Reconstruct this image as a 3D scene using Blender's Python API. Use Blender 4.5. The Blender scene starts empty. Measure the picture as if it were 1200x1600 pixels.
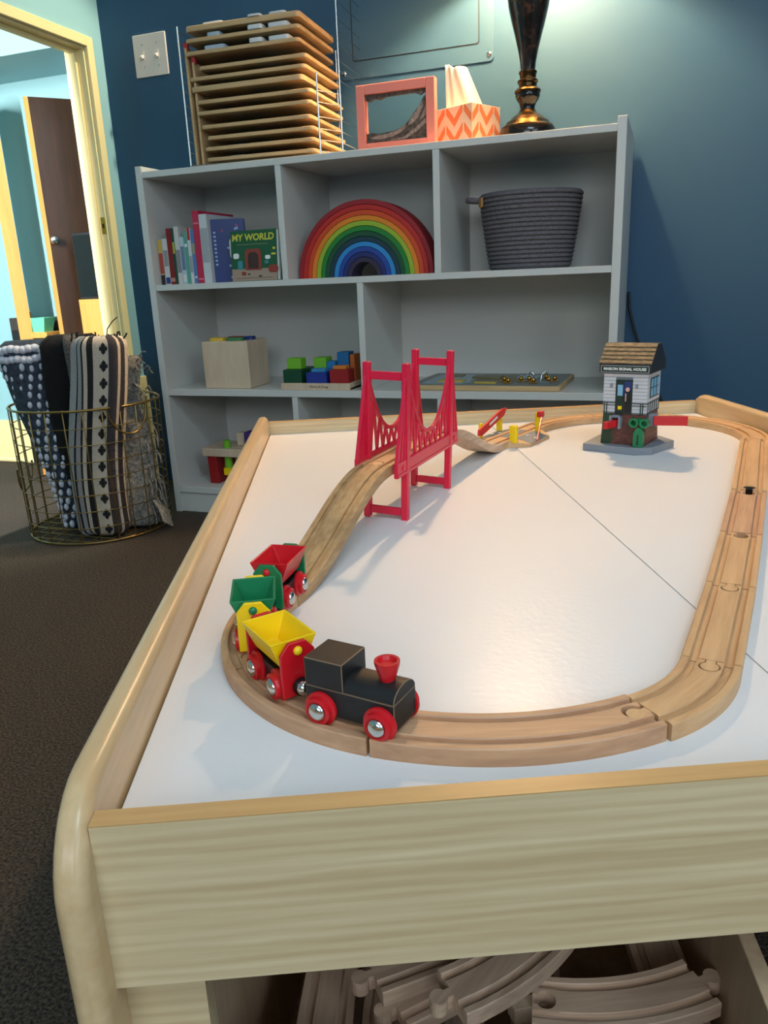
import bpy, bmesh, math, random
from mathutils import Matrix, Vector
random.seed(7)
S = bpy.context.scene
COL = S.collection
PI = math.pi
# ------------------------------------------------------------------ camera
cam = bpy.data.cameras.new('camera'); camo = bpy.data.objects.new('camera', cam); COL.objects.link(camo)
_r = Vector((0.9411941, 0.33551219, -0.03981509)); _u = Vector((-0.06072183, 0.28389811, 0.95692984)); _f = Vector((-0.33236506, 0.89823907, -0.28757613))
_m = Matrix.Identity(4)
for _i in range(3):
    _m[_i][0], _m[_i][1], _m[_i][2] = _r[_i], _u[_i], -_f[_i]
_m[0][3], _m[1][3], _m[2][3] = 1.3921, -1.9203, 0.6552
camo.matrix_world = _m
cam.sensor_fit = 'VERTICAL'; cam.sensor_height = 36; cam.lens = 36 * 1203.6 / 1600; cam.clip_start = 0.01
S.camera = camo
# ------------------------------------------------------------------ world, lights, exposure
W = bpy.data.worlds.new('world'); S.world = W; W.use_nodes = True
W.node_tree.nodes['Background'].inputs[0].default_value = (0.62, 0.78, 1, 1)
W.node_tree.nodes['Background'].inputs[1].default_value = 0.5
S.view_settings.view_transform = 'Standard'; S.view_settings.look = 'None'
S.view_settings.gamma = 1; S.view_settings.exposure = 0.22; S.view_settings.use_curve_mapping = False

def light(name, kind, loc, energy, color, size=0.1, size_y=None, target=None, **k):
    l = bpy.data.lights.new(name, kind); l.energy = energy; l.color = color
    if kind == 'AREA':
        l.shape = 'RECTANGLE'; l.size = size; l.size_y = size_y or size
    else:
        l.shadow_soft_size = size
    for a, b in k.items(): setattr(l, a, b)
    o = bpy.data.objects.new(name, l); COL.objects.link(o); o.location = loc
    if target is not None:
        o.rotation_euler = (Vector(target) - Vector(loc)).to_track_quat('-Z', 'Y').to_euler()
    return o
LAMP_W = 66
light('assumed_daylight', 'AREA', (3.54, -2.5, 1.65), 26, (0.80, 0.91, 1.0), 1.9, 1.3, (0.8, -1.6, 0.9))  # assumed daylight from the right, added out of view; the wall has no opening
light('assumed_daylight_behind', 'AREA', (1.7, -4.42, 1.6), 37, (0.88, 0.95, 1.0), 1.8, 1.3, (1.5, -1.0, 0.6))  # assumed daylight added behind the camera to light the apron, no window there
light('overhead_fill_light', 'AREA', (2.15, -2.25, 2.44), 21, (0.66, 0.86, 1.0), 1.15, 0.55, (2.15, -2.2, 0))  # overhead fill added out of view to brighten the table top
light('hall_fill_light', 'AREA', (-0.412, -1.65, 1.30), 80, (1.0, 0.985, 0.96), 0.05, 0.9, (-0.85, 0.45, 0.9))  # unseen fill added to brighten the hall, no window stands there
light('door_fill_spot', 'SPOT', (0.62, 0.302, 2.36), 118, (1.0, 0.90, 0.66), 0.04, None, (-0.32, 0.10, 0.72), spot_size=math.radians(40), spot_blend=0.4)  # added spot, out of view, brightens the door wall

# ------------------------------------------------------------------ materials
def lin(c):
    r = []
    for v in c[:3]:
        v /= 255.0
        r.append(v / 12.92 if v <= 0.04045 else ((v + 0.055) / 1.055) ** 2.4)
    return (*r, 1)
def newmat(name):
    m = bpy.data.materials.new(name); m.use_nodes = True
    return m, m.node_tree, m.node_tree.nodes['Principled BSDF']
def N(t, ty, **k):
    n = t.nodes.new(ty)
    for a, b in k.items(): setattr(n, a, b)
    return n
def plain(name, c, rough=0.5, metal=0.0, bump=0.0, bscale=200, var=0.0, coat=0.0):
    m, t, b = newmat(name)
    b.inputs['Base Color'].default_value = lin(c); b.inputs['Roughness'].default_value = rough; b.inputs['Metallic'].default_value = metal
    if coat: b.inputs['Coat Weight'].default_value = coat
    if bump or var:
        tc = N(t, 'ShaderNodeTexCoord'); nz = N(t, 'ShaderNodeTexNoise'); nz.inputs['Scale'].default_value = bscale; nz.inputs['Detail'].default_value = 4
        t.links.new(tc.outputs['Object'], nz.inputs['Vector'])
        if bump:
            bp = N(t, 'ShaderNodeBump'); bp.inputs['Strength'].default_value = bump; bp.inputs['Distance'].default_value = 0.002
            t.links.new(nz.outputs['Fac'], bp.inputs['Height']); t.links.new(bp.outputs['Normal'], b.inputs['Normal'])
        if var:
            rp = N(t, 'ShaderNodeValToRGB')
            rp.color_ramp.elements[0].position = 0.3; rp.color_ramp.elements[1].position = 0.7
            rp.color_ramp.elements[0].color = lin([v * (1 - var) for v in c]); rp.color_ramp.elements[1].color = lin([min(255, v * (1 + var * 0.6)) for v in c])
            t.links.new(nz.outputs['Fac'], rp.inputs['Fac']); t.links.new(rp.outputs['Color'], b.inputs['Base Color'])
    return m
def wood(name, c1, c2, axis='x', sc=8.0, stretch=14.0, rough=0.45, dist=0.6, bump=0.08, bands=None):
    """stretched-noise grain along the given local axis; bands adds fine line figure"""
    m, t, b = newmat(name)
    tc = N(t, 'ShaderNodeTexCoord'); mp = N(t, 'ShaderNodeMapping')
    s = [sc * stretch / 4] * 3; s['xyz'.index(axis)] = sc / 4
    mp.inputs['Scale'].default_value = s
    t.links.new(tc.outputs['Object'], mp.inputs['Vector'])
    n1 = N(t, 'ShaderNodeTexNoise'); n1.inputs['Scale'].default_value = 1.0; n1.inputs['Detail'].default_value = 5; n1.inputs['Distortion'].default_value = dist
    t.links.new(mp.outputs['Vector'], n1.inputs['Vector'])
    n2 = N(t, 'ShaderNodeTexNoise'); n2.inputs['Scale'].default_value = 7.0; n2.inputs['Detail'].default_value = 3
    t.links.new(mp.outputs['Vector'], n2.inputs['Vector'])
    mx = N(t, 'ShaderNodeMix', data_type='FLOAT'); mx.inputs['Factor'].default_value = 0.4
    t.links.new(n1.outputs['Fac'], mx.inputs['A']); t.links.new(n2.outputs['Fac'], mx.inputs['B'])
    fac = mx.outputs['Result']
    if bands:
        wv = N(t, 'ShaderNodeTexWave', wave_type='BANDS', bands_direction=bands[0]); wv.inputs['Scale'].default_value = bands[1]
        wv.inputs['Distortion'].default_value = bands[2]; wv.inputs['Detail'].default_value = 3; wv.inputs['Detail Scale'].default_value = bands[3]
        mp2 = N(t, 'ShaderNodeMapping'); s2 = [1, 1, 1]; s2['xyz'.index(axis)] = 0.14; mp2.inputs['Scale'].default_value = s2
        t.links.new(tc.outputs['Object'], mp2.inputs['Vector']); t.links.new(mp2.outputs['Vector'], wv.inputs['Vector'])
        mx2 = N(t, 'ShaderNodeMix', data_type='FLOAT'); mx2.inputs['Factor'].default_value = 0.13
        t.links.new(fac, mx2.inputs['A']); t.links.new(wv.outputs['Fac'], mx2.inputs['B']); fac = mx2.outputs['Result']
    rp = N(t, 'ShaderNodeValToRGB'); e = rp.color_ramp.elements
    e[0].position = 0.32; e[1].position = 0.66; e[0].color = lin(c1); e[1].color = lin(c2)
    t.links.new(fac, rp.inputs['Fac']); t.links.new(rp.outputs['Color'], b.inputs['Base Color'])
    b.inputs['Roughness'].default_value = rough
    if bump:
        bp = N(t, 'ShaderNodeBump'); bp.inputs['Strength'].default_value = bump; bp.inputs['Distance'].default_value = 0.001
        t.links.new(fac, bp.inputs['Height']); t.links.new(bp.outputs['Normal'], b.inputs['Normal'])
    return m
def carpet():
    m, t, b = newmat('carpet')
    tc = N(t, 'ShaderNodeTexCoord'); n = N(t, 'ShaderNodeTexNoise'); n.inputs['Scale'].default_value = 260; n.inputs['Detail'].default_value = 3
    n3 = N(t, 'ShaderNodeTexNoise'); n3.inputs['Scale'].default_value = 6
    t.links.new(tc.outputs['Object'], n.inputs['Vector']); t.links.new(tc.outputs['Object'], n3.inputs['Vector'])
    rp = N(t, 'ShaderNodeValToRGB'); e = rp.color_ramp.elements
    e[0].position = 0.36; e[1].position = 0.68; e[0].color = lin((19, 15, 11)); e[1].color = lin((82, 70, 57))
    t.links.new(n.outputs['Fac'], rp.inputs['Fac']); t.links.new(rp.outputs['Color'], b.inputs['Base Color'])
    bp = N(t, 'ShaderNodeBump'); bp.inputs['Strength'].default_value = 0.9; bp.inputs['Distance'].default_value = 0.006
    t.links.new(n.outputs['Fac'], bp.inputs['Height']); t.links.new(bp.outputs['Normal'], b.inputs['Normal'])
    b.inputs['Roughness'].default_value = 0.95
    return m
def marble(name):
    m, t, b = newmat(name)
    tc = N(t, 'ShaderNodeTexCoord'); n = N(t, 'ShaderNodeTexNoise'); n.inputs['Scale'].default_value = 38; n.inputs['Detail'].default_value = 8; n.inputs['Distortion'].default_value = 1.6
    t.links.new(tc.outputs['Object'], n.inputs['Vector'])
    rp = N(t, 'ShaderNodeValToRGB'); e = rp.color_ramp.elements
    e[0].position = 0.45; e[1].position = 0.75; e[0].color = lin((14, 11, 9)); e[1].color = lin((58, 44, 34))
    t.links.new(n.outputs['Fac'], rp.inputs['Fac']); t.links.new(rp.outputs['Color'], b.inputs['Base Color'])
    b.inputs['Roughness'].default_value = 0.12
    return m
def white_board(name):
    m, t, b = newmat(name)
    b.inputs['Base Color'].default_value = lin((226, 224, 224)); b.inputs['Roughness'].default_value = 0.22; b.inputs['Specular IOR Level'].default_value = 0.22
    tc = N(t, 'ShaderNodeTexCoord'); n = N(t, 'ShaderNodeTexNoise'); n.inputs['Scale'].default_value = 170; n.inputs['Detail'].default_value = 2
    t.links.new(tc.outputs['Object'], n.inputs['Vector'])
    bp = N(t, 'ShaderNodeBump'); bp.inputs['Strength'].default_value = 0.16; bp.inputs['Distance'].default_value = 0.001
    t.links.new(n.outputs['Fac'], bp.inputs['Height']); t.links.new(bp.outputs['Normal'], b.inputs['Normal'])
    n2 = N(t, 'ShaderNodeTexNoise'); n2.inputs['Scale'].default_value = 5; t.links.new(tc.outputs['Object'], n2.inputs['Vector'])
    mr = N(t, 'ShaderNodeMapRange'); mr.inputs['To Min'].default_value = 0.29; mr.inputs['To Max'].default_value = 0.35
    t.links.new(n2.outputs['Fac'], mr.inputs['Value']); t.links.new(mr.outputs['Result'], b.inputs['Roughness'])
    return m
def brick_mat(name):
    m, t, b = newmat(name)
    tc = N(t, 'ShaderNodeTexCoord'); mp = N(t, 'ShaderNodeMapping'); mp.inputs['Rotation'].default_value = (PI / 2, 0, 0)
    br = N(t, 'ShaderNodeTexBrick'); br.inputs['Scale'].default_value = 60
    br.inputs['Color1'].default_value = lin((120, 66, 56)); br.inputs['Color2'].default_value = lin((92, 50, 44)); br.inputs['Mortar'].default_value = lin((70, 48, 44))
    t.links.new(tc.outputs['Object'], mp.inputs['Vector']); t.links.new(mp.outputs['Vector'], br.inputs['Vector'])
    n = N(t, 'ShaderNodeTexNoise'); n.inputs['Scale'].default_value = 45; t.links.new(tc.outputs['Object'], n.inputs['Vector'])
    sx = N(t, 'ShaderNodeSeparateXYZ'); t.links.new(tc.outputs['Object'], sx.inputs[0])
    ma = N(t, 'ShaderNodeMath', operation='MULTIPLY_ADD'); ma.inputs[1].default_value = -14; t.links.new(sx.outputs['X'], ma.inputs[0]); t.links.new(n.outputs['Fac'], ma.inputs[2])
    rp = N(t, 'ShaderNodeValToRGB'); rp.color_ramp.elements[0].position = 0.72; rp.color_ramp.elements[1].position = 0.86
    t.links.new(ma.outputs[0], rp.inputs['Fac'])
    mx = N(t, 'ShaderNodeMix', data_type='RGBA'); t.links.new(rp.outputs['Color'], mx.inputs['Factor']); t.links.new(br.outputs['Color'], mx.inputs['A']); mx.inputs['B'].default_value = lin((36, 66, 44))
    t.links.new(mx.outputs['Result'], b.inputs['Base Color']); b.inputs['Roughness'].default_value = 0.5
    return m
def shingle_mat(name):
    m, t, b = newmat(name)
    tc = N(t, 'ShaderNodeTexCoord'); n = N(t, 'ShaderNodeTexNoise'); n.inputs['Scale'].default_value = 300; n.inputs['Detail'].default_value = 4
    mp = N(t, 'ShaderNodeMapping'); mp.inputs['Scale'].default_value = (0.35, 1, 1)
    t.links.new(tc.outputs['Object'], mp.inputs['Vector']); t.links.new(mp.outputs['Vector'], n.inputs['Vector'])
    rp = N(t, 'ShaderNodeValToRGB'); e = rp.color_ramp.elements; e[0].position = 0.35; e[1].position = 0.7
    e[0].color = lin((62, 50, 34)); e[1].color = lin((122, 100, 68))
    t.links.new(n.outputs['Fac'], rp.inputs['Fac']); t.links.new(rp.outputs['Color'], b.inputs['Base Color']); b.inputs['Roughness'].default_value = 0.55
    return m
def stripes_uv(name, stops, cross=None, rough=0.95):
    """woven stripes by UV.x; cross=(u_center, half_u, period, colour) adds a column of little crosses"""
    m, t, b = newmat(name)
    uv = N(t, 'ShaderNodeUVMap'); sp = N(t, 'ShaderNodeSeparateXYZ'); t.links.new(uv.outputs['UV'], sp.inputs[0])
    rp = N(t, 'ShaderNodeValToRGB'); cr = rp.color_ramp; cr.interpolation = 'CONSTANT'
    while len(cr.elements) < len(stops): cr.elements.new(0.5)
    for e, (p, c) in zip(cr.elements, stops): e.position = p
    for e, (p, c) in zip(cr.elements, stops): e.color = lin(c)
    t.links.new(sp.outputs['X'], rp.inputs['Fac'])
    out = rp.outputs['Color']
    def M(op, a, bb):
        n = N(t, 'ShaderNodeMath', operation=op)
        for i, v in enumerate((a, bb)):
            if v is None: continue
            if isinstance(v, (int, float)): n.inputs[i].default_value = v
            else: t.links.new(v, n.inputs[i])
        return n.outputs[0]
    if cross:
        uc, hu, per, cc, vs = cross
        du = M('ABSOLUTE', M('DIVIDE', M('SUBTRACT', sp.outputs['X'], uc), hu), None)
        dv = M('ABSOLUTE', M('SUBTRACT', M('MULTIPLY', M('FRACT', M('DIVIDE', sp.outputs['Y'], per), None), 2.0), 1.0), None)
        dv = M('MULTIPLY', dv, vs)
        a1 = M('MULTIPLY', M('LESS_THAN', du, 1.0), M('LESS_THAN', dv, 0.22))
        a2 = M('MULTIPLY', M('LESS_THAN', du, 0.42), M('LESS_THAN', dv, 0.55))
        a3 = M('MULTIPLY', M('LESS_THAN', M('ADD', du, M('MULTIPLY', dv, 1.6)), 1.15), M('GREATER_THAN', M('ADD', dv, 0), 0.25))
        fac = M('MAXIMUM', M('MAXIMUM', a1, a2), a3)
        mx = N(t, 'ShaderNodeMix', data_type='RGBA'); t.links.new(fac, mx.inputs['Factor']); t.links.new(out, mx.inputs['A']); mx.inputs['B'].default_value = lin(cc)
        out = mx.outputs['Result']
    rb_ = N(t, 'ShaderNodeTexNoise'); rb_.inputs['Scale'].default_value = 1.0; rb_.inputs['Detail'].default_value = 2
    mpv = N(t, 'ShaderNodeMapping'); mpv.inputs['Scale'].default_value = (95, 260, 1); t.links.new(uv.outputs['UV'], mpv.inputs['Vector']); t.links.new(mpv.outputs['Vector'], rb_.inputs['Vector'])
    mrw = N(t, 'ShaderNodeMapRange'); mrw.inputs['From Min'].default_value = 0.35; mrw.inputs['From Max'].default_value = 0.65; mrw.inputs['To Min'].default_value = 0.62; mrw.inputs['To Max'].default_value = 1.12
    t.links.new(rb_.outputs['Fac'], mrw.inputs['Value'])
    vm_ = N(t, 'ShaderNodeVectorMath', operation='SCALE'); t.links.new(out, vm_.inputs[0]); t.links.new(mrw.outputs['Result'], vm_.inputs['Scale']); out = vm_.outputs[0]
    t.links.new(out, b.inputs['Base Color']); b.inputs['Roughness'].default_value = rough
    tc = N(t, 'ShaderNodeTexCoord'); n = N(t, 'ShaderNodeTexNoise'); n.inputs['Scale'].default_value = 240; t.links.new(tc.outputs['Object'], n.inputs['Vector'])
    bp = N(t, 'ShaderNodeBump'); bp.inputs['Strength'].default_value = 0.6; bp.inputs['Distance'].default_value = 0.003
    t.links.new(n.outputs['Fac'], bp.inputs['Height']); t.links.new(bp.outputs['Normal'], b.inputs['Normal'])
    return m
def glass(name, c=(235, 240, 240), rough=0.05):
    m, t, b = newmat(name)
    b.inputs['Base Color'].default_value = lin(c); b.inputs['Transmission Weight'].default_value = 1; b.inputs['Roughness'].default_value = rough; b.inputs['IOR'].default_value = 1.05
    return m
def shade_mat(name):
    m, t, b = newmat(name)
    b.inputs['Base Color'].default_value = lin((205, 185, 150)); b.inputs['Roughness'].default_value = 0.9
    return m
def bulb_mat(name):
    m, t, b = newmat(name)
    b.inputs['Emission Color'].default_value = (1, 0.72, 0.42, 1); b.inputs['Emission Strength'].default_value = 20
    return m

M = {}
M['wall_blue'] = plain('wall_blue', (47, 82, 110), 0.5, bump=0.05, bscale=90)
M['wall_blue'].node_tree.nodes['Principled BSDF'].inputs['Specular IOR Level'].default_value = 0.25
M['wall_teal'] = plain('wall_teal', (142, 186, 192), 0.6, bump=0.05, bscale=90)
M['ceiling'] = plain('ceiling_white', (232, 236, 240), 0.8)
M['wall_white'] = plain('wall_pale', (150, 172, 184), 0.7)
M['cream_trim'] = plain('cream_trim', (236, 218, 160), 0.4)
M['carpet'] = carpet()
M['shelf'] = plain('shelf_white', (202, 202, 197), 0.45, bump=0.02, bscale=60)
M['apron'] = wood('apron_maple', (198, 172, 131), (222, 202, 162), 'x', 6, 30, 0.42, 0.5, 0.04, bands=('Z', 40.0, 3.5, 2.0))
M['panel_wood'] = wood('panel_maple', (196, 164, 120), (216, 188, 146), 'y', 8, 12, 0.30, 0.5, 0.03)
M['rail_top'] = wood('edge_band', (188, 146, 94), (208, 168, 112), 'x', 8, 16, 0.4)
M['board'] = white_board('white_laminate')
M['track'] = wood('beech_track', (178, 136, 94), (218, 178, 132), 'x', 10, 12, 0.5, 0.4, 0.10)
M['track_pink'] = wood('beech_track_pinkish', (166, 124, 94), (210, 168, 130), 'x', 10, 12, 0.5, 0.4, 0.10)
M['track_old'] = wood('worn_beech', (146, 121, 103), (204, 176, 150), 'x', 10, 12, 0.6, 0.4, 0.2)
M['track_old2'] = wood('worn_beech_light', (170, 141, 118), (222, 193, 166), 'x', 10, 12, 0.6, 0.4, 0.2)
M['ramp'] = wood('ramp_speckled', (146, 110, 72), (206, 168, 120), 'x', 26, 5, 0.5, 1.2, 0.25)
M['bin_wood'] = wood('bin_wood', (178, 146, 114), (208, 180, 148), 'z', 8, 12, 0.5)
M['red_plastic'] = plain('red_plastic', (218, 28, 64), 0.32)
M['gate_red'] = plain('gate_red', (206, 34, 40), 0.35)
M['red'] = plain('toy_red', (200, 20, 32), 0.32)
M['green'] = plain('toy_green', (14, 120, 74), 0.32)
M['yellow'] = plain('toy_yellow', (244, 204, 8), 0.35)
M['black_wood'] = plain('black_paint', (24, 24, 25), 0.5, bump=0.04, bscale=60)
M['wear'] = plain('worn_edge', (120, 100, 78), 0.6)
M['chassis'] = plain('black_plastic', (22, 18, 20), 0.35)
M['chrome'] = plain('chrome', (210, 210, 205), 0.16, 1.0)
M['socket_shade_dark'] = plain('socket_shade_dark', (40, 36, 34), 0.35, 0.9)  # dark tone for the shade inside the empty track socket
M['grey_plastic'] = plain('grey_plastic', (128, 134, 142), 0.45)
M['brick'] = brick_mat('toy_brick_print')
M['siding'] = plain('siding_white', (196, 198, 202), 0.5)
M['line'] = plain('print_dark_line', (58, 66, 70), 0.5)
M['dark_green'] = plain('print_dark_green', (16, 46, 36), 0.45)
M['roof_dark'] = plain('roof_charcoal', (40, 42, 44), 0.4)
M['shingle'] = shingle_mat('roof_shingle')
M['print_white'] = plain('print_white', (228, 230, 226), 0.5)
M['sky_blue'] = plain('print_sky_blue', (126, 176, 206), 0.35)
M['navy'] = plain('print_navy', (34, 52, 110), 0.5)
M['skin'] = plain('print_peach', (212, 172, 156), 0.5)
M['asphalt'] = plain('road_grey', (112, 120, 128), 0.6)
M['white_paint'] = plain('white_paint', (236, 236, 232), 0.5)
M['brown_door'] = wood('brown_door', (42, 25, 13), (66, 40, 21), 'z', 6, 12, 0.35)
M['orange_wood'] = wood('orange_wood', (206, 148, 70), (224, 168, 88), 'z', 6, 12, 0.45)
M['brass'] = plain('brass', (200, 150, 60), 0.3, 1.0)
M['black'] = plain('matt_black', (16, 17, 20), 0.5)
M['mint'] = plain('mint_plastic', (104, 206, 164), 0.45)
M['dark_brown'] = plain('dark_brown', (52, 46, 42), 0.6)
M['switch'] = plain('switch_ivory', (214, 206, 198), 0.35)
M['panel_paint'] = plain('panel_blue_grey', (52, 86, 112), 0.38)
M['steel'] = plain('steel', (200, 200, 198), 0.22, 1.0)
M['puzzle_wood'] = wood('puzzle_ply', (172, 138, 96), (206, 174, 126), 'x', 8, 10, 0.5)
M['pink'] = plain('coral_pink', (242, 138, 120), 0.45)
M['tissue_box'] = plain('tissue_box_peach', (240, 206, 172), 0.6)
M['tissue_orange'] = plain('tissue_orange', (240, 130, 74), 0.6)
M['tissue'] = plain('tissue_paper', (250, 240, 214), 0.9)
M['sand'] = plain('sand_dark', (120, 96, 86), 0.9, bump=0.5, bscale=140, var=0.35)
M['sand_light'] = plain('sand_light', (206, 164, 146), 0.9, bump=0.5, bscale=140, var=0.2)
M['glass'] = glass('clear_glass')
M['bronze'] = plain('bronze', (74, 57, 36), 0.30, 1.0)
M['marble'] = marble('dark_marble')
M['lampblack'] = plain('lamp_black', (18, 15, 13), 0.15)
M['shade'] = shade_mat('linen_shade'); M['bulb'] = bulb_mat('bulb_glow')
M['rope'] = plain('grey_rope', (104, 98, 102), 0.9, bump=0.5, bscale=150, var=0.12)
M['leather'] = plain('tan_leather', (176, 124, 72), 0.6)
M['cord'] = plain('black_cord', (20, 20, 22), 0.5)
M['gold_wire'] = plain('antique_gold_wire', (128, 108, 62), 0.34, 0.85)
M['knit'] = plain('navy_knit', (46, 55, 68), 0.95, bump=1.0, bscale=90, var=0.35)
M['knit_white'] = plain('white_yarn', (196, 200, 212), 0.95, bump=0.5, bscale=300)
M['plush'] = plain('black_plush', (8, 8, 9), 1.0, bump=1.0, bscale=160, var=0.4)
M['herring'] = plain('grey_herringbone', (78, 76, 74), 0.95, bump=1.0, bscale=220, var=0.5)
M['grey_blanket'] = plain('grey_heather_blanket', (128, 126, 120), 0.95, bump=1.0, bscale=120, var=0.35)
CREAM = (196, 182, 164); BLK = (26, 24, 26); GRY = (146, 146, 146)
M['stripe'] = stripes_uv('woven_stripes', [(0, GRY), (.10, BLK), (.13, GRY), (.20, BLK), (.235, CREAM), (.31, BLK), (.42, CREAM), (.69, (60, 52, 54)), (.84, CREAM), (.89, (44, 38, 40)), (.97, CREAM)], cross=(.605, .070, .082, BLK, 1.0))
M['maple_block'] = wood('maple_block', (196, 172, 144), (214, 192, 166), 'z', 8, 8, 0.5)

# ------------------------------------------------------------------ mesh helpers
class MB:
    def __init__(s): s.v = []; s.f = []
    def add(s, vs, fs):
        o = len(s.v); s.v += [tuple(v) for v in vs]; s.f += [tuple(i + o for i in f) for f in fs]; return s
    def box(s, x0, x1, y0, y1, z0, z1):
        return s.add([(x0, y0, z0), (x1, y0, z0), (x1, y1, z0), (x0, y1, z0), (x0, y0, z1), (x1, y0, z1), (x1, y1, z1), (x0, y1, z1)],
                     [(3, 2, 1, 0), (4, 5, 6, 7), (0, 1, 5, 4), (1, 2, 6, 5), (2, 3, 7, 6), (3, 0, 4, 7)])
    def cbox(s, c, d, rz=0, rx=0, ry=0):
        m = Matrix.Rotation(rz, 3, 'Z') @ Matrix.Rotation(ry, 3, 'Y') @ Matrix.Rotation(rx, 3, 'X')
        vs = [Vector(c) + m @ Vector((a * d[0] / 2, b * d[1] / 2, e * d[2] / 2)) for e in (-1, 1) for a, b in ((-1, -1), (1, -1), (1, 1), (-1, 1))]
        return s.add(vs, [(3, 2, 1, 0), (4, 5, 6, 7), (0, 1, 5, 4), (1, 2, 6, 5), (2, 3, 7, 6), (3, 0, 4, 7)])
    def ext(s, poly, d0, d1, plane='xy'):
        def P(a, b, d): return {'xy': (a, b, d), 'xz': (a, d, b), 'yz': (d, a, b)}[plane]
        n = len(poly)
        vs = [P(a, b, d0) for a, b in poly] + [P(a, b, d1) for a, b in poly]
        return s.add(vs, [tuple(range(n))[::-1], tuple(range(n, 2 * n))] + [(i, (i + 1) % n, n + (i + 1) % n, n + i) for i in range(n)])
    def tube(s, pts, r, n=8, closed=False):
        pts = [Vector(p) for p in pts]; k = len(pts); rings = []; up = None
        for i, p in enumerate(pts):
            a = pts[(i - 1) % k] if (i or closed) else p; b = pts[(i + 1) % k] if (i < k - 1 or closed) else p
            t = (b - a).normalized()
            if up is None:
                up = Vector((0, 0, 1)) if abs(t.z) < 0.9 else Vector((1, 0, 0))
            x = t.cross(up)
            if x.length < 1e-5: x = t.orthogonal()
            x.normalize(); y = x.cross(t); up = y
            rr = r[i] if isinstance(r, (list, tuple)) else r
            rings.append([p + rr * (math.cos(2 * PI * j / n) * x + math.sin(2 * PI * j / n) * y) for j in range(n)])
        vs = [q for g in rings for q in g]; fs = []
        for i in range(k if closed else k - 1):
            for j in range(n):
                a = i * n; b = ((i + 1) % k) * n
                fs.append((a + j, a + (j + 1) % n, b + (j + 1) % n, b + j))
        if not closed: fs += [tuple(range(n))[::-1], tuple(range((k - 1) * n, k * n))]
        return s.add(vs, fs)
    def lathe(s, prof, n=32, c=(0, 0, 0), axis='z'):
        vs = []; fs = []; k = len(prof)
        for r, z in prof:
            for j in range(n):
                a = 2 * PI * j / n; p = (r * math.cos(a), r * math.sin(a), z)
                if axis == 'y': p = (p[0], p[2], p[1])
                if axis == 'x': p = (p[2], p[0], p[1])
                vs.append((c[0] + p[0], c[1] + p[1], c[2] + p[2]))
        for i in range(k - 1):
            for j in range(n): fs.append((i * n + j, i * n + (j + 1) % n, (i + 1) * n + (j + 1) % n, (i + 1) * n + j))
        fs += [tuple(range(n))[::-1], tuple(range((k - 1) * n, k * n))]
        return s.add(vs, fs)
    def ball(s, c, r, n=14, m=9, sc=(1, 1, 1)):
        return s.lathe_sc([(max(1e-5, r * math.sin(PI * i / m)), -r * math.cos(PI * i / m)) for i in range(m + 1)], n, c, sc)
    def lathe_sc(s, prof, n, c, sc):
        t = MB().lathe(prof, n)
        return s.add([(c[0] + v[0] * sc[0], c[1] + v[1] * sc[1], c[2] + v[2] * sc[2]) for v in t.v], t.f)
    def grid(s, fn, nu, nv):
        vs = [fn(i / nu, j / nv) for j in range(nv + 1) for i in range(nu + 1)]
        return s.add(vs, [(j * (nu + 1) + i, j * (nu + 1) + i + 1, (j + 1) * (nu + 1) + i + 1, (j + 1) * (nu + 1) + i) for j in range(nv) for i in range(nu)])
    def xf(s, m):
        s.v = [tuple(m @ Vector(v)) for v in s.v]; return s
    def mesh(s, name, smooth=None, weld=False):
        me = bpy.data.meshes.new(name); me.from_pydata(s.v, [], s.f)
        bm = bmesh.new(); bm.from_mesh(me)
        if weld: bmesh.ops.remove_doubles(bm, verts=bm.verts, dist=1e-5)
        bmesh.ops.recalc_face_normals(bm, faces=bm.faces)
        if smooth:
            ang = math.radians(smooth)
            for f in bm.faces: f.smooth = True
            for e in bm.edges:
                if len(e.link_faces) == 2 and e.calc_face_angle(0) > ang: e.smooth = False
        bm.to_mesh(me); bm.free()
        return me
    def build(s, name, mat, parent=None, smooth=None, bevel=0, seg=2, loc=None, rot=None, weld=False, label=None):
        me = s.mesh(name, smooth, weld); me.materials.append(M[mat] if isinstance(mat, str) else mat)
        o = bpy.data.objects.new(name, me); COL.objects.link(o)
        if parent is not None: o.parent = parent
        if loc is not None: o.location = loc
        if rot is not None: o.rotation_euler = rot
        if bevel:
            md = o.modifiers.new('bevel', 'BEVEL'); md.width = bevel; md.segments = seg; md.limit_method = 'ANGLE'; md.angle_limit = math.radians(40)
            if not smooth:
                for p in me.polygons: p.use_smooth = True
                md.harden_normals = True
        if label: o['label'] = label
        return o
def thing(name, label, cat, loc=(0, 0, 0), rz=0, group=None, rot=None):
    o = bpy.data.objects.new(name, None); COL.objects.link(o); o.empty_display_size = 0.02
    o.location = loc; o.rotation_euler = rot or (0, 0, rz)
    o['label'] = label; o['category'] = cat
    if group: o['group'] = group
    return o
def tag(o, label, cat, group=None):
    o['label'] = label; o['category'] = cat
    if group: o['group'] = group
    return o
def struct(o, label=None):
    o['kind'] = 'structure'
    if label: o['label'] = label
    return o
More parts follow.
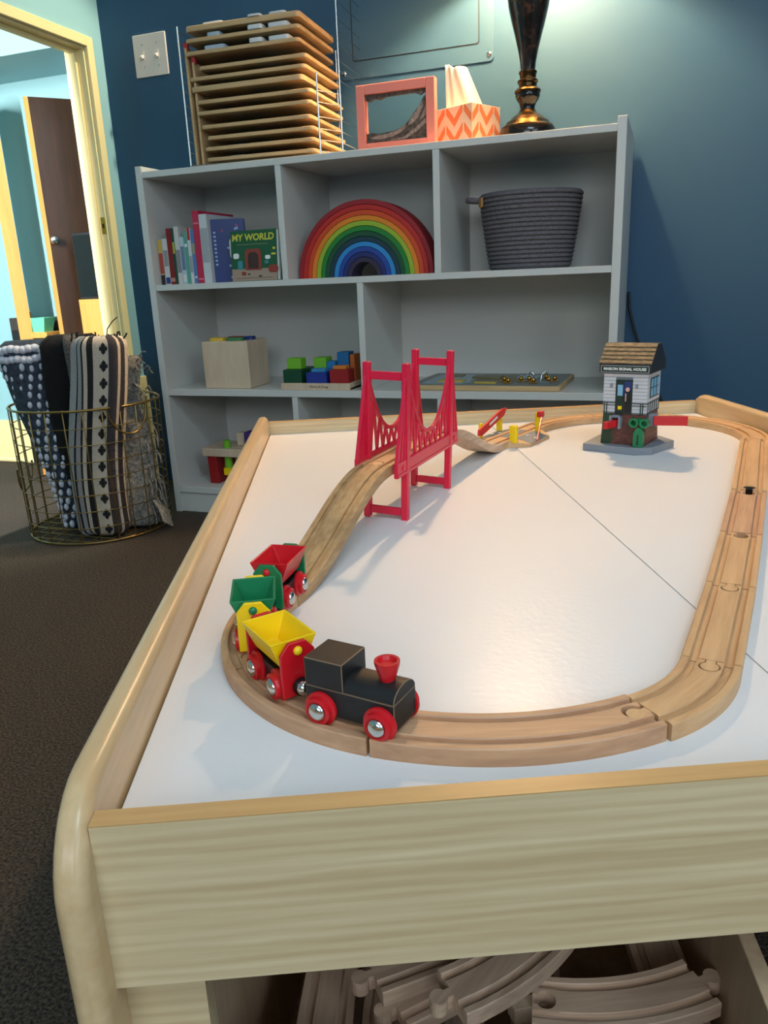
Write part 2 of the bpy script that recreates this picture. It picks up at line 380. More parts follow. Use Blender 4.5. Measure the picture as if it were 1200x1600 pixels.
def text(name, body, size, mat, parent, loc, rot, extr=0.0002, shear=0.0, align='CENTER', sx=1.0, bold=0.0):
    cu = bpy.data.curves.new('tmp', 'FONT'); cu.body = body; cu.size = size; cu.extrude = extr; cu.align_x = align; cu.align_y = 'CENTER'; cu.shear = shear; cu.resolution_u = 3; cu.offset = bold
    o = bpy.data.objects.new('tmp', cu); COL.objects.link(o)
    dg = bpy.context.evaluated_depsgraph_get(); me = bpy.data.meshes.new_from_object(o.evaluated_get(dg)); me.name = name
    bpy.data.objects.remove(o); bpy.data.curves.remove(cu)
    me.materials.clear(); me.materials.append(M[mat])
    q = bpy.data.objects.new(name, me); COL.objects.link(q); q.parent = parent; q.location = loc; q.rotation_euler = rot; q.scale = (sx, 1, 1)
    return q
def rrect(w, h, r, n=5, cx=0, cy=0):
    p = []
    for (sx, sy, a0) in ((1, 1, 0), (-1, 1, 90), (-1, -1, 180), (1, -1, 270)):
        for i in range(n + 1):
            a = math.radians(a0 + 90 * i / n); p.append((cx + sx * (w / 2 - r) + r * math.cos(a), cy + sy * (h / 2 - r) + r * math.sin(a)))
    return p

# ------------------------------------------------------------------ frames of reference
YB, XL = 0.3293, -0.303          # back wall plane, left wall plane
TH = 0.4083                      # turn of the play table in the room
T0 = Vector((1.1382, -1.6726, 0.38))
def TW(x, y, z=0.0):
    c, s = math.cos(TH), math.sin(TH)
    return Vector((T0.x + c * x - s * y, T0.y + s * x + c * y, T0.z + z))
# ================================================================== THE SETTING
struct(MB().box(-2.1, 3.7, -4.6, 0.7, -0.03, 0).build('floor', 'carpet'))
struct(MB().box(-2.1, 3.7, -4.6, 0.7, 2.5, 2.55).build('ceiling', 'ceiling'))
struct(MB().box(XL, 3.7, YB, YB + 0.08, 0, 2.5).build('wall_back', 'wall_blue'))
struct(MB().box(3.6, 3.7, -4.6, YB, 0, 2.5).build('wall_right', 'wall_white'))
struct(MB().box(-2.1, 3.7, -4.6, -4.5, 0, 2.5).build('wall_front', 'wall_white'))
w1 = MB().box(3.57, 3.6, -3.5, -1.5, 0.96, 1.0).box(3.57, 3.6, -3.5, -1.5, 2.3, 2.34).box(3.57, 3.6, -3.54, -3.5, 0.96, 2.34).box(3.57, 3.6, -1.5, -1.46, 0.96, 2.34).box(3.57, 3.6, -2.52, -2.48, 1.0, 2.3)
struct(w1.build('assumed_window', 'white_paint'), 'unseen white window frame added on the solid right wall')  # frame added to go with the assumed daylight, set on solid wall
OY0, OY1, OZ = -0.60, 0.243, 1.360
wl = MB().box(XL - 0.07, XL, -4.5, OY0, 0, 2.5).box(XL - 0.07, XL, OY1, 0.5, 0, 2.5).box(XL - 0.07, XL, OY0, OY1, OZ, 2.5)
struct(wl.build('wall_left', 'wall_teal'))
struct(MB().box(-2.1, XL - 0.07, 0.495, 0.56, 0, 2.5).build('wall_hall', 'wall_teal'))
struct(MB().box(-2.1, -2.04, -4.5, 0.495, 0, 2.5).build('wall_hall_end', 'wall_teal'))
struct(MB().box(-2.04, XL - 0.07, 0.238, 0.495, 1.371, 2.5).build('trim_hall_soffit', 'wall_teal'), 'teal boxed-in soffit along the hall wall')
# door casing and jamb
tr = struct(MB().box(XL, XL + 0.012, OY1, OY1 + 0.029, 0, OZ + 0.029).build('trim_1', 'cream_trim', bevel=0.002), 'cream door casing upright beside the blue wall')
MB().box(XL, XL + 0.012, OY0 - 0.029, OY1, OZ, OZ + 0.029).build('head_casing', 'cream_trim', tr, bevel=0.002)
MB().box(XL, XL + 0.012, OY0 - 0.029, OY0, 0, OZ).build('casing_upright', 'cream_trim', tr, bevel=0.002)
MB().box(XL - 0.07, XL - 0.001, OY1 - 0.006, OY1, 0, OZ).build('jamb', 'cream_trim', tr)
MB().box(XL - 0.07, XL - 0.001, OY0, OY1 - 0.006, OZ - 0.006, OZ).build('head_jamb', 'cream_trim', tr)
MB().box(XL - 0.048, XL - 0.026, OY1 - 0.016, OY1 - 0.006, 0, OZ - 0.006).build('door_stop', 'cream_trim', tr, bevel=0.001)
MB().box(XL - 0.048, XL - 0.026, OY0, OY1 - 0.016, OZ - 0.016, OZ - 0.006).build('door_stop', 'cream_trim', tr, bevel=0.001)
st = MB().box(XL - 0.020, XL - 0.004, OY1 - 0.0075, OY1 - 0.006, 0.832, 0.882).build('strike_plate', 'brass', tr, bevel=0.0005)
MB().box(XL - 0.015, XL - 0.008, OY1 - 0.0082, OY1 - 0.0074, 0.850, 0.863).build('latch_hole', 'black', st)
bl = struct(MB().box(XL, XL + 0.012, OY1 + 0.029, YB, 0, 0.325).build('baseboard_left', 'cream_trim', bevel=0.002))
MB().box(XL, XL + 0.009, OY1 + 0.029, YB, 0.326, 0.374).build('cap_moulding', 'cream_trim', bl, bevel=0.002)
bh = struct(MB().box(-2.04, XL - 0.07, 0.483, 0.495, 0.02, 0.172).build('baseboard_hall', 'cream_trim', bevel=0.002))
MB().tube([(-2.04, 0.481, 0.010), (XL - 0.07, 0.481, 0.010)], 0.011, 10).build('shoe_moulding', 'cream_trim', bh, smooth=40)
hc = struct(MB().box(-1.29, -1.225, 0.480, 0.495, 0, 1.4).build('trim_2', 'cream_trim', bevel=0.002), 'cream casing upright on the far hall wall')
# hall doors: a brown one swung open with its knob, an orange one seen on its edge
d1 = struct(bpy.data.objects.new('door_1', None), 'open brown flush door with a silver knob in the hall'); COL.objects.link(d1)
d1.location = (-0.662, 0.372, 0); d1.rotation_euler = (0, 0, math.radians(47))
MB().box(0.004, 0.150, 0, 0.012, 0, 1.288).build('door_leaf', 'brown_door', d1)
MB().box(-0.010, 0.004, 0, 0.014, 0, 1.288).build('door_edge', 'orange_wood', d1)
kn = MB().lathe([(0.002, 0), (0.011, 0), (0.011, -0.004), (0.005, -0.006), (0.005, -0.016), (0.012, -0.020), (0.014, -0.027), (0.012, -0.033), (0.001, -0.036)], 18, (0.018, 0, 0.835), 'y').build('door_knob', 'steel', d1, smooth=40)
d2 = struct(bpy.data.objects.new('door_2', None), 'orange wooden door in the hall seen on its edge'); COL.objects.link(d2)
d2.location = (-0.790, 0.330, 0); d2.rotation_euler = (0, 0, math.radians(134))
MB().box(0, 0.03, -0.022, 0.022, 0, 1.30).build('door_edge', 'orange_wood', d2)
MB().box(0.03, 0.13, -0.021, 0.021, 0, 1.30).build('door_leaf', 'orange_wood', d2)
# spot fixture added out of view to brighten the door wall
sf = thing('added_spotlight', 'unseen black spotlight added to brighten the door casing', 'spotlight', (0.60, 0.275, 2.5))
MB().lathe([(0.05, 0), (0.05, -0.012), (0.012, -0.014), (0.012, -0.05)], 20).build('mount', 'black', sf, smooth=40)
MB().lathe([(0.03, 0.06), (0.045, 0.05), (0.05, -0.03), (0.046, -0.03), (0.040, 0.045), (0.001, 0.05)], 20).build('lamp_can', 'black', sf, smooth=40, loc=(0.02, -0.01, -0.09), rot=(0, math.radians(28), 0))
cl_ = thing('added_ceiling_panel', 'unseen white framed light panel added to brighten the play table', 'ceiling light', (2.15, -2.25, 2.5))  # unseen housing added around the overhead fill
for (a, b, c, d) in ((-0.62, 0.62, -0.32, -0.29), (-0.62, 0.62, 0.29, 0.32), (-0.62, -0.59, -0.29, 0.29), (0.59, 0.62, -0.29, 0.29)): MB().box(a, b, c, d, -0.055, 0).build('frame', 'white_paint', cl_)
MB().box(-0.59, 0.59, -0.29, 0.29, -0.02, 0).build('diffuser', 'white_paint', cl_)
# wall switch
sw = thing('light_switch', 'ivory double toggle light switch plate on the dark blue wall', 'light switch', (-0.129, YB, 1.335))
MB().ext(rrect(0.116, 0.115, 0.003), -0.006, 0, 'xz').build('plate', 'switch', sw, bevel=0.002)
for dx in (-0.026, 0.026):
    MB().box(dx - 0.005, dx + 0.005, -0.007, -0.006, -0.012, 0.012).build('toggle_slot', 'switch', sw)
    MB().cbox((dx, -0.0115, -0.004), (0.008, 0.015, 0.008), rx=math.radians(28)).build('toggle', 'switch', sw, bevel=0.0012)
    for dz in (-0.03, 0.03): MB().lathe([(0.003, 0), (0.003, -0.0068), (0.0005, -0.0075)], 10, (dx, 0, dz), 'y').build('screw', 'steel', sw)
# access panel on the wall
ap = thing('access_panel', 'painted metal access panel with a hatch on the blue wall behind the lamp', 'wall panel', (0.703, YB, 1.45))
MB().ext(rrect(0.435, 0.51, 0.012), -0.004, 0, 'xz').build('panel_frame', 'panel_paint', ap, bevel=0.0015)
MB().ext(rrect(0.358, 0.424, 0.008), -0.0045, -0.0039, 'xz').build('hatch_gap', 'black', ap)
MB().ext(rrect(0.353, 0.419, 0.007), -0.0055, -0.0040, 'xz').build('hatch_door', 'panel_paint', ap, bevel=0.0008)
for dx in (-0.205, 0.205):
    for dz in (-0.238, 0.238): MB().lathe([(0.006, 0), (0.006, -0.006), (0.004, -0.0075), (0.0005, -0.008)], 12, (dx, 0, dz), 'y').build('screw', 'steel', ap, smooth=40)

# ================================================================== PLAY TABLE
K = 0.38; LX, LY, RT, ZR = 0.84, 1.1485, 0.0125, 0.0234
tb = thing('train_table', 'low maple train table with raised edges and a white play board', 'table', (T0.x, T0.y, 0), TH)
y0, y1, zt, cr = -0.017, LY + RT + 0.017, K + 0.038, 0.055
prof = [(y0, 0), (y1, 0)] + [(y1 - cr + cr * math.cos(a), zt - cr + cr * math.sin(a)) for a in [PI / 2 * i / 8 for i in range(9)]] + [(y0 + cr - cr * math.sin(a), zt - cr + cr * math.cos(a)) for a in [PI / 2 * i / 8 for i in range(9)]]
for x0 in (-0.018, LX): MB().ext(prof, x0, x0 + 0.018, 'yz').build('side_panel', 'panel_wood', tb, bevel=0.0075, seg=4)
for (a, b) in ((0, RT), (LY, LY + RT)):
    ap_ = MB().box(0, LX, a, b, K - 0.0786, K + ZR - 0.0008).build('apron', 'apron', tb)
    MB().box(0, LX, a, b, K + ZR - 0.0008, K + ZR).build('edge_band', 'rail_top', ap_)
for (a, b) in ((0.0018, 0.4254), (0.4264, LX - 0.0018)): MB().box(a, b, RT + 0.0005, LY - 0.001, K - 0.015, K).build('play_board', 'board', tb, bevel=0.0006)
for x in (0, LX - 0.043):
    for y in (RT, LY - 0.018): MB().box(x, x + 0.043, y, y + 0.018, 0, K - 0.0786).build('corner_post', 'apron', tb)
for x in (0.1, 0.42, 0.72): MB().box(x, x + 0.03, RT, LY, K - 0.045, K - 0.015).build('support_rail', 'apron', tb)

# ================================================================== BOOKSHELF
SW, SD, SH, ST = 1.282, 0.314, 0.978, 0.020
sh = thing('bookshelf', 'white three-tier open bookshelf standing against the blue wall', 'bookshelf', (0, 0, 0))
for x in (0, SW - ST): MB().box(x, x + ST, 0, SD, 0, SH).build('side_panel', 'shelf', sh, bevel=0.0012)
SHELVES = [('top_board', 0.948, 0.964), ('shelf', 0.652, 0.668), ('shelf', 0.356, 0.375), ('bottom_board', 0.062, 0.080)]
for n, a, b in SHELVES: MB().box(ST, SW - ST, 0.002, SD - 0.005, a, b).build(n, 'shelf', sh, bevel=0.001)
for x, a, b in ((0.421, 0.668, 0.948), (0.840, 0.668, 0.948), (0.631, 0.375, 0.652), (0.422, 0.080, 0.356), (0.840, 0.080, 0.356)):
    MB().box(x, x + 0.017, 0.003, SD - 0.005, a, b).build('divider', 'shelf', sh, bevel=0.001)
MB().box(ST, SW - ST, SD - 0.005, SD, 0.0, 0.964).build('back_panel', 'shelf', sh)
MB().box(ST, SW - ST, 0.010, 0.026, 0, 0.062).build('toe_kick', 'shelf', sh)
# ================================================================== WOODEN TRACK
TH_, TW_ = 0.012, 0.020
HP = [(-0.0200, 0), (-0.0200, 0.0112), (-0.0192, 0.012), (-0.0150, 0.012), (-0.0142, 0.0112), (-0.0142, 0.0088), (-0.0088, 0.0088), (-0.0088, 0.0112), (-0.0082, 0.012),
      (0.0082, 0.012), (0.0088, 0.0112), (0.0088, 0.0088), (0.0142, 0.0088), (0.0142, 0.0112), (0.0150, 0.012), (0.0192, 0.012), (0.0200, 0.0112), (0.0200, 0)]
LP = HP[:7] + [(-0.0088, 0)]
RP = [(0.0088, 0)] + HP[11:]
def straight_pts(a, b, n=8, za=0.0, zb=0.0):
    return [Vector((a[0] + (b[0] - a[0]) * i / n, a[1] + (b[1] - a[1]) * i / n, za + (zb - za) * i / n)) for i in range(n + 1)]
def arc_pts(c, r, a0, a1, n=14, z=0.0):
    return [Vector((c[0] + r * math.cos(math.radians(a0 + (a1 - a0) * i / n)), c[1] + r * math.sin(math.radians(a0 + (a1 - a0) * i / n)), z)) for i in range(n + 1)]
class Path:
    def __init__(s, pts):
        s.p = pts; s.d = [0.0]
        for a, b in zip(pts, pts[1:]): s.d.append(s.d[-1] + (b - a).length)
        s.L = s.d[-1]; s.t = []
        for i in range(len(pts)):
            a = pts[max(0, i - 1)]; b = pts[min(len(pts) - 1, i + 1)]; s.t.append((b - a).normalized())
    def at(s, q):
        if q <= 0: return s.p[0] + s.t[0] * q, s.t[0]
        if q >= s.L: return s.p[-1] + s.t[-1] * (q - s.L), s.t[-1]
        for i in range(len(s.d) - 1):
            if q <= s.d[i + 1]:
                k = (q - s.d[i]) / (s.d[i + 1] - s.d[i]); return s.p[i].lerp(s.p[i + 1], k), s.t[i].lerp(s.t[i + 1], k).normalized()
    def P(s, q, lat, z):
        p, t = s.at(q); r = Vector((t.y, -t.x, 0)).normalized(); u = r.cross(t)
        return p + r * lat + u * z
def sweep(mb, path, prof, q0, q1, n):
    k = len(prof); vs = []; fs = []
    for i in range(n + 1):
        q = q0 + (q1 - q0) * i / n
        vs += [path.P(q, a, b) for a, b in prof]
    for i in range(n):
        for j in range(k):
            fs.append((i * k + j, i * k + (j + 1) % k, (i + 1) * k + (j + 1) % k, (i + 1) * k + j))
    fs += [tuple(range(k))[::-1], tuple(range(n * k, (n + 1) * k))]
    mb.add(vs, fs)
def circ(cq, r, a0, a1, n):
    return [(r * math.sin(math.radians(a0 + (a1 - a0) * i / n)), cq - r * math.cos(math.radians(a0 + (a1 - a0) * i / n))) for i in range(n + 1)]
def track_piece(pts, label, mat='track', peg='track', socket=True, world=None, group='wooden track laid out on the play board', n=None, name='train_track', trim=0.0006, xf=None):
    """one track piece as a thing: body with two wheel grooves (and a keyhole socket at its start) + a connector peg at its end"""
    W_ = world or TW
    c = pts[len(pts) // 2]
    path = Path(pts); mb = MB(); n = n or len(pts) - 1; L = path.L - trim; LS = 0.0185
    if socket:
        sweep(mb, path, HP, LS, L, n)
        sweep(mb, path, LP, trim, LS, 3); sweep(mb, path, RP, trim, LS, 3)
        hw, ww = 0.0040, 0.0088
        poly = [(-ww, LS), (-ww, trim), (-hw, trim)] + [(-hw, 0.0035)] + circ(0.0098, 0.0073, -33, -327, 14) + [(hw, 0.0035), (hw, trim), (ww, trim), (ww, LS)]
        poly = [(a, b) for a, b in poly]
        m = len(poly)
        vs = [path.P(b, a, 0) for a, b in poly] + [path.P(b, a, 0.012) for a, b in poly]
        mb.add(vs, [tuple(range(m)), tuple(range(m, 2 * m))[::-1]] + [(i, (i + 1) % m, m + (i + 1) % m, m + i) for i in range(m)])
    else:
        sweep(mb, path, HP, trim, L, n)
    ch = pts[-1] - pts[0]; hd = math.atan2(ch.y, ch.x); Rm = Matrix.Rotation(-hd, 3, 'Z')
    mb.v = [tuple(Rm @ (Vector(v) - c)) for v in mb.v]
    root = thing(name, label, 'toy track', W_(c.x, c.y, c.z), TH + hd, group)
    if xf: root.rotation_euler = (xf[0], xf[1], TH + hd)
    mb.build('track_body', mat, root)
    if peg:
        pb = MB(); poly = [(-0.0031, L - 0.001), (-0.0031, L + 0.006)] + circ(L + 0.0098, 0.0062, -30, -330, 14) + [(0.0031, L + 0.006), (0.0031, L - 0.001)]
        m = len(poly)
        vs = [Rm @ (path.P(b, a, 0.0004) - c) for a, b in poly] + [Rm @ (path.P(b, a, 0.0116) - c) for a, b in poly]
        pb.add(vs, [tuple(range(m)), tuple(range(m, 2 * m))[::-1]] + [(i, (i + 1) % m, m + (i + 1) % m, m + i) for i in range(m)])
        pb.build('connector_peg', peg, root)
    return root
AC, AR = (0.631, 0.923), 0.185
track_piece(arc_pts(AC, AR, 140, 98), 'curved beech track next to the level crossing, at the back rail', peg='track')
track_piece(arc_pts(AC, AR, 98, 50), 'curved beech track behind the signal house, along the back rail')
track_piece(arc_pts(AC, AR, 50, 1), 'curved beech track in the far right corner of the table')
track_piece(arc_pts(AC, AR, 1, -29.4, 10), 'short curved beech track joining the far corner to the long straight')
def off(p, h=59.4, d=0.02): return (p[0] + d * math.sin(math.radians(h)), p[1] - d * math.cos(math.radians(h)))
s4a, s4b = off((0.7712, 0.842), 60.6), off((0.6145, 0.564), 60.6)
s4 = track_piece(straight_pts(s4b, s4a), 'long straight track on the right with an empty dark socket at its near end', peg=None, mat='track')
track_piece(straight_pts(off((0.6105, 0.5575)), off((0.5245, 0.411))), 'short dark-toned straight track with an open gap at both ends', peg=None, mat='track_pink')
track_piece(straight_pts(off((0.5236, 0.4094)), off((0.4478, 0.2825))), 'straight track in the middle of the right side of the loop')
track_piece(straight_pts(off((0.4471, 0.2813)), off((0.3675, 0.1525))), 'straight track leading into the near right curve')
# near right bend (slightly out of line), front bend, left bends
_sp = MB().ext([(-0.0038, 0.0008), (0.0038, 0.0008), (0.0038, 0.0040)] + [(-a, b) for a, b in circ(0.0098, 0.0071, -33, -327, 14)] + [(-0.0038, 0.0040)], 0.0005, 0.0112)
_hl = (s4.children[0].data.vertices, (Vector((s4a[0], s4a[1])) - Vector((s4b[0], s4b[1]))).length / 2)
_sp.v = [(-_hl[1] + b, -a, z) for a, b, z in _sp.v]
_sp.build('socket_shade', 'socket_shade_dark', s4, label='dark fill for the shade in the empty socket')  # dark fill puts the shade of the open socket into the colour
def arc_between(p, h0, r, turn, n=12, z=0):
    h0 = math.radians(h0); s = -1 if turn < 0 else 1
    cx, cy = p[0] - s * r * math.sin(h0), p[1] + s * r * math.cos(h0); a0 = math.degrees(math.atan2(p[1] - cy, p[0] - cx))
    return arc_pts((cx, cy), r, a0, a0 + turn, n, z)
track_piece(arc_between((0.3846, 0.1420), 238.5, 0.1326, -38.5), 'short pale curved track at the near right bend, its groove ends exposed')
MC, MR = (0.2396, 0.2985), 0.2238
track_piece(arc_pts(MC, MR, -69.95, -113.9, 16), 'long curved track along the front, ahead of the black locomotive', mat='track_pink')
LC, LR = (0.2146, 0.242), 0.162
track_piece(arc_pts(LC, LR, 246.1, 200), 'curved track under the locomotive and the yellow hopper wagon', mat='track_pink')
track_piece(arc_pts(LC, LR, 200, 152.3), 'curved track under the red and green hopper wagons')
# bridge axis and ramps
BA = math.radians(62.3); bd = Vector((math.cos(BA), math.sin(BA), 0)); BC = Vector((0.2207, 0.6286, 0)); ZD = 0.0605
def smooth_pts(a, b, za, zb, n=20):
    out = []
    for i in range(n + 1):
        k = i / n; e = min(1, max(0, (k - 0.03) / 0.94)); h = e * e * (3 - 2 * e)
        out.append(Vector((a.x + (b.x - a.x) * k, a.y + (b.y - a.y) * k, za + (zb - za) * h)))
    return out
fe = BC - bd * 0.103; be = BC + bd * 0.103
lowA = Vector((LC[0] + LR * math.cos(math.radians(152.3)), LC[1] + LR * math.sin(math.radians(152.3)), 0))
track_piece(smooth_pts(lowA, fe, 0, ZD), 'speckled S-shaped ramp track climbing to the red bridge', mat='ramp', peg='track', name='ramp_track')
track_piece(straight_pts(fe, be, 6, ZD, ZD), 'straight deck track carried between the red bridge towers', mat='track', name='bridge_deck_track')
xa = Vector((0.386, 0.9135, 0))
track_piece(smooth_pts(be, xa, ZD, 0), 'ramp track descending from the red bridge to the level crossing', mat='track_old2', name='ramp_track', peg='track')

# ================================================================== LEVEL CROSSING
XA, XB = xa, Vector((AC[0] + AR * math.cos(math.radians(140)), AC[1] + AR * math.sin(math.radians(140)), 0))
xd = (XB - XA); XL_ = xd.length; xh = math.atan2(xd.y, xd.x)
lc = thing('level_crossing', 'wooden level crossing with a grey road, yellow posts and red gates', 'toy level crossing', TW(XA.x, XA.y, 0), TH + xh)
pth = Path([Vector((0, 0, 0)), Vector((XL_ / 2, 0, 0)), Vector((XL_, 0, 0))])
mb = MB(); sweep(mb, pth, HP, 0.0006, XL_ - 0.0006, 8); mb.build('track_body', 'track', lc)
RW0, RW1 = 0.040, 0.118
for s in (-1, 1):
    poly = [(0.02, 0), (0.02, 0.012), (0.030, 0.012), (0.052, 0.0025), (0.052, 0)]
    w = MB(); vs = []
    shape = [(RW0 - 0.022, 0.02), (RW0 - 0.012, 0.036), (RW0, 0.050), (RW1, 0.050), (RW1 + 0.012, 0.036), (RW1 + 0.022, 0.02)]
    top = [(a, s * b, 0.012 - 0.0065 * (b - 0.02) / 0.03) for a, b in shape]; bot = [(a, s * b, 0) for a, b in shape]; m = len(top)
    w.add(top + bot, [tuple(range(m)), tuple(range(m, 2 * m))[::-1]] + [(i, (i + 1) % m, m + (i + 1) % m, m + i) for i in range(m)]).build('road_ramp', 'track', lc)
    r = MB().add([(RW0 + 0.004, s * 0.021, 0.0122), (RW1 - 0.004, s * 0.021, 0.0122), (RW1 - 0.004, s * 0.050, 0.0060), (RW0 + 0.004, s * 0.050, 0.0060),
                  (RW0 + 0.004, s * 0.021, 0.0110), (RW1 - 0.004, s * 0.021, 0.0110), (RW1 - 0.004, s * 0.050, 0.005), (RW0 + 0.004, s * 0.050, 0.005)],
                 [(0, 1, 2, 3), (4, 5, 6, 7), (0, 1, 5, 4), (1, 2, 6, 5), (2, 3, 7, 6), (3, 0, 4, 7)]).build('road_surface', 'asphalt', lc)
    for q in (0.025, 0.040):
        MB().cbox(((RW0 + RW1) / 2, s * q, 0.0125 - 0.0065 * (q - 0.02) / 0.03), (0.004, 0.009, 0.0006)).build('lane_mark', 'white_paint', lc)
MB().box(RW0 + 0.004, RW1 - 0.004, -0.0082, 0.0082, 0.0119, 0.0124).build('road_surface', 'asphalt', lc)
def post(x, y, h, wx=0.007, wy=0.007):
    return MB().ext(rrect(wx, wy, 0.0025, 3, x, y), 0.008, h).build('gate_post', 'yellow', lc, bevel=0.001)
post(0.042, 0.044, 0.033); post(0.112, 0.044, 0.041, 0.008, 0.010)
post(0.026, -0.026, 0.037, 0.010, 0.013); post(0.122, -0.026, 0.043, 0.008, 0.009)
g1 = MB().ext([(0.018, 0.016), (0.030, 0.014), (0.112, 0.036), (0.124, 0.048), (0.106, 0.049), (0.02, 0.026)], 0.034, 0.038, 'xz').build('gate_arm', 'gate_red', lc, bevel=0.0008)
MB().cbox((0.070, 0.0338, 0.0335), (0.030, 0.0006, 0.004), ry=-math.radians(17)).build('gate_stripe', 'white_paint', g1)
# the second gate arm drops toward the viewer in front of the crossing
gz = MB().tube([(0.122, -0.034, 0.041), (0.092, -0.043, 0.026), (0.060, -0.053, 0.008)], 0.0016, 6)
g2 = gz.build('gate_arm', 'gate_red', lc)
MB().ext(rrect(0.012, 0.010, 0.002, 3, 0.122, -0.031), 0.036, 0.046).build('gate_hinge', 'gate_red', g2, bevel=0.001)

# ================================================================== RED SUSPENSION BRIDGE
br = thing('suspension_bridge', 'red plastic suspension bridge with two towers over the white board', 'toy bridge', TW(BC.x, BC.y, 0), 0)
br.rotation_euler = (Matrix.Rotation(TH + BA, 3, 'Z') @ Matrix.Rotation(math.radians(2.3), 3, 'X')).to_euler()
UP, VP_ = 0.0755, 0.0245
for u in (-UP, UP):
    for v in (-VP_, VP_):
        MB().ext([(u - 0.0045, v - 0.0042), (u + 0.0045, v - 0.0042), (u + 0.0045, v + 0.0042), (u - 0.0045, v + 0.0042)], 0.0, 0.186).build('tower_post', 'red_plastic', br, bevel=0.0012)
    for z in (0.171, 0.010):
        MB().cbox((u, 0, z), (0.0045, 2 * VP_ - 0.008, 0.0095)).build('cross_bar', 'red_plastic', br, bevel=0.0008)
def bar(mb, a, b, v, w=0.003, th=0.0026):
    d = Vector((b[0] - a[0], b[1] - a[1])); d.normalize(); n = Vector((-d.y, d.x)) * w / 2
    mb.ext([(a[0] + n.x, a[1] + n.y), (b[0] + n.x, b[1] + n.y), (b[0] - n.x, b[1] - n.y), (a[0] - n.x, a[1] - n.y)], v - th / 2, v + th / 2, 'xz')
for v in (-VP_ - 0.0005, VP_ + 0.0005):
    s = 1 if v > 0 else -1
    bm_ = MB().box(-0.106, 0.106, v - 0.0026, v + 0.0026, 0.0585, 0.0770).build('deck_beam', 'red_plastic', br, bevel=0.001)
    MB().box(-0.106, 0.106, v + s * 0.0022, v + s * 0.0034, 0.0600, 0.0630).build('beam_ledge', 'red_plastic', bm_)
    for u in (-0.09, 0.09): MB().lathe([(0.0035, 0), (0.0035, s * 0.0036), (0.0005, s * 0.004)], 12, (u, v, 0.068), 'y').build('rivet', 'red_plastic', bm_, smooth=40)
    def cat(u): return 0.0965 + (0.168 - 0.0965) * abs(u / 0.072) ** 2.2
    cb = MB(); npt = 26
    for i in range(npt):
        a = -0.072 + 0.144 * i / npt; b = -0.072 + 0.144 * (i + 1) / npt
        bar(cb, (a, cat(a)), (b, cat(b)), v, 0.0046, 0.0034)
    cb.build('main_cable', 'red_plastic', br)
    zz = [-0.066, -0.057, -0.048, -0.039, -0.030, -0.021, -0.012, -0.003, 0.006, 0.015, 0.024, 0.033, 0.042, 0.051, 0.060, 0.066]
    for i in range(len(zz) - 1):
        a, b = zz[i], zz[i + 1]
        h = MB()
        if i % 2 == 0: bar(h, (a, 0.0765), (b, cat(b)), v)
        else: bar(h, (a, cat(a)), (b, 0.0765), v)
        h.build('hanger', 'red_plastic', br)
    for e in (-1, 1):
        wing = MB().ext([(e * UP, 0.172), (e * (UP + 0.004), 0.172), (e * 0.1055, 0.072), (e * UP, 0.072)], v - 0.0008, v + 0.0008, 'xz').build('stay_web', 'red_plastic', br)
        for x in (0.084, 0.0935, 0.1045):
            h = MB(); bar(h, (e * (UP + 0.003), 0.170), (e * x, 0.074), v, 0.0030, 0.0040); h.build('stay', 'red_plastic', wing)

# ================================================================== SIGNAL HOUSE
HA = math.radians(-38); HCX, HCY = 0.601, 0.871
ho = thing('signal_house', 'toy signal house with brick base, shingle roof and red signal arms', 'toy building', TW(HCX, HCY, 0), TH + HA)
ho.scale = (0.96, 0.96, 0.945)
MB().ext([(-0.062, -0.050), (0.026, -0.056), (0.050, -0.040), (0.066, 0.030), (0.036, 0.058), (-0.042, 0.055), (-0.062, 0.03)], 0, 0.0125).build('base_plate', 'grey_plastic', ho, bevel=0.0012)
for x, y in ((0.034, -0.047), (0.047, -0.037)): MB().ball((x, y, 0.007), 0.0040).build('stud', 'grey_plastic', ho, smooth=60)
hw = 0.0345
MB().add([(-hw - .002, -hw - .002, 0.0125), (hw + .002, -hw - .002, 0.0125), (hw + .002, hw + .002, 0.0125), (-hw - .002, hw + .002, 0.0125), (-hw, -hw, 0.064), (hw, -hw, 0.064), (hw, hw, 0.064), (-hw, hw, 0.064)],
         [(3, 2, 1, 0), (4, 5, 6, 7), (0, 1, 5, 4), (1, 2, 6, 5), (2, 3, 7, 6), (3, 0, 4, 7)]).build('brick_base', 'brick', ho)
up = MB().box(-hw - .0005, hw + .0005, -hw - .0005, hw + .0005, 0.064, 0.131).build('upper_storey', 'asphalt', ho)
F = -hw - .0005
for i in range(11):
    z = 0.0665 + i * 0.0058
    for (a, b) in (((-hw - .0005, -0.0150), (0.0125, hw + .0005)) if z < 0.1195 else ((-hw - .0005, hw + .0005),)):
        MB().box(a, b, F - 0.0009, F, z, z + 0.0052).build('siding_board', 'siding', up)
    MB().box(hw + .0005, hw + .0013, -hw - .0005, hw + .0005, z, z + 0.0052).build('siding_board', 'siding', up)
dr = MB().box(-0.0150, 0.0125, F - 0.0012, F, 0.064, 0.120).build('doorway', 'dark_green', ho)
MB().box(-0.0010, 0.0105, F - 0.0016, F - 0.0012, 0.092, 0.117).build('night_sky', 'navy', dr)
MB().box(-0.0135, -0.0020, F - 0.0020, F - 0.0012, 0.066, 0.117).build('open_door', 'dark_green', dr)
MB().box(-0.0115, -0.0030, F - 0.0024, F - 0.0020, 0.094, 0.112).build('door_window', 'sky_blue', dr)
MB().ext(rrect(0.009, 0.038, 0.003, 3, 0.0055, 0.086), F - 0.0022, F - 0.0016, 'xz').build('printed_coat', 'black', dr)
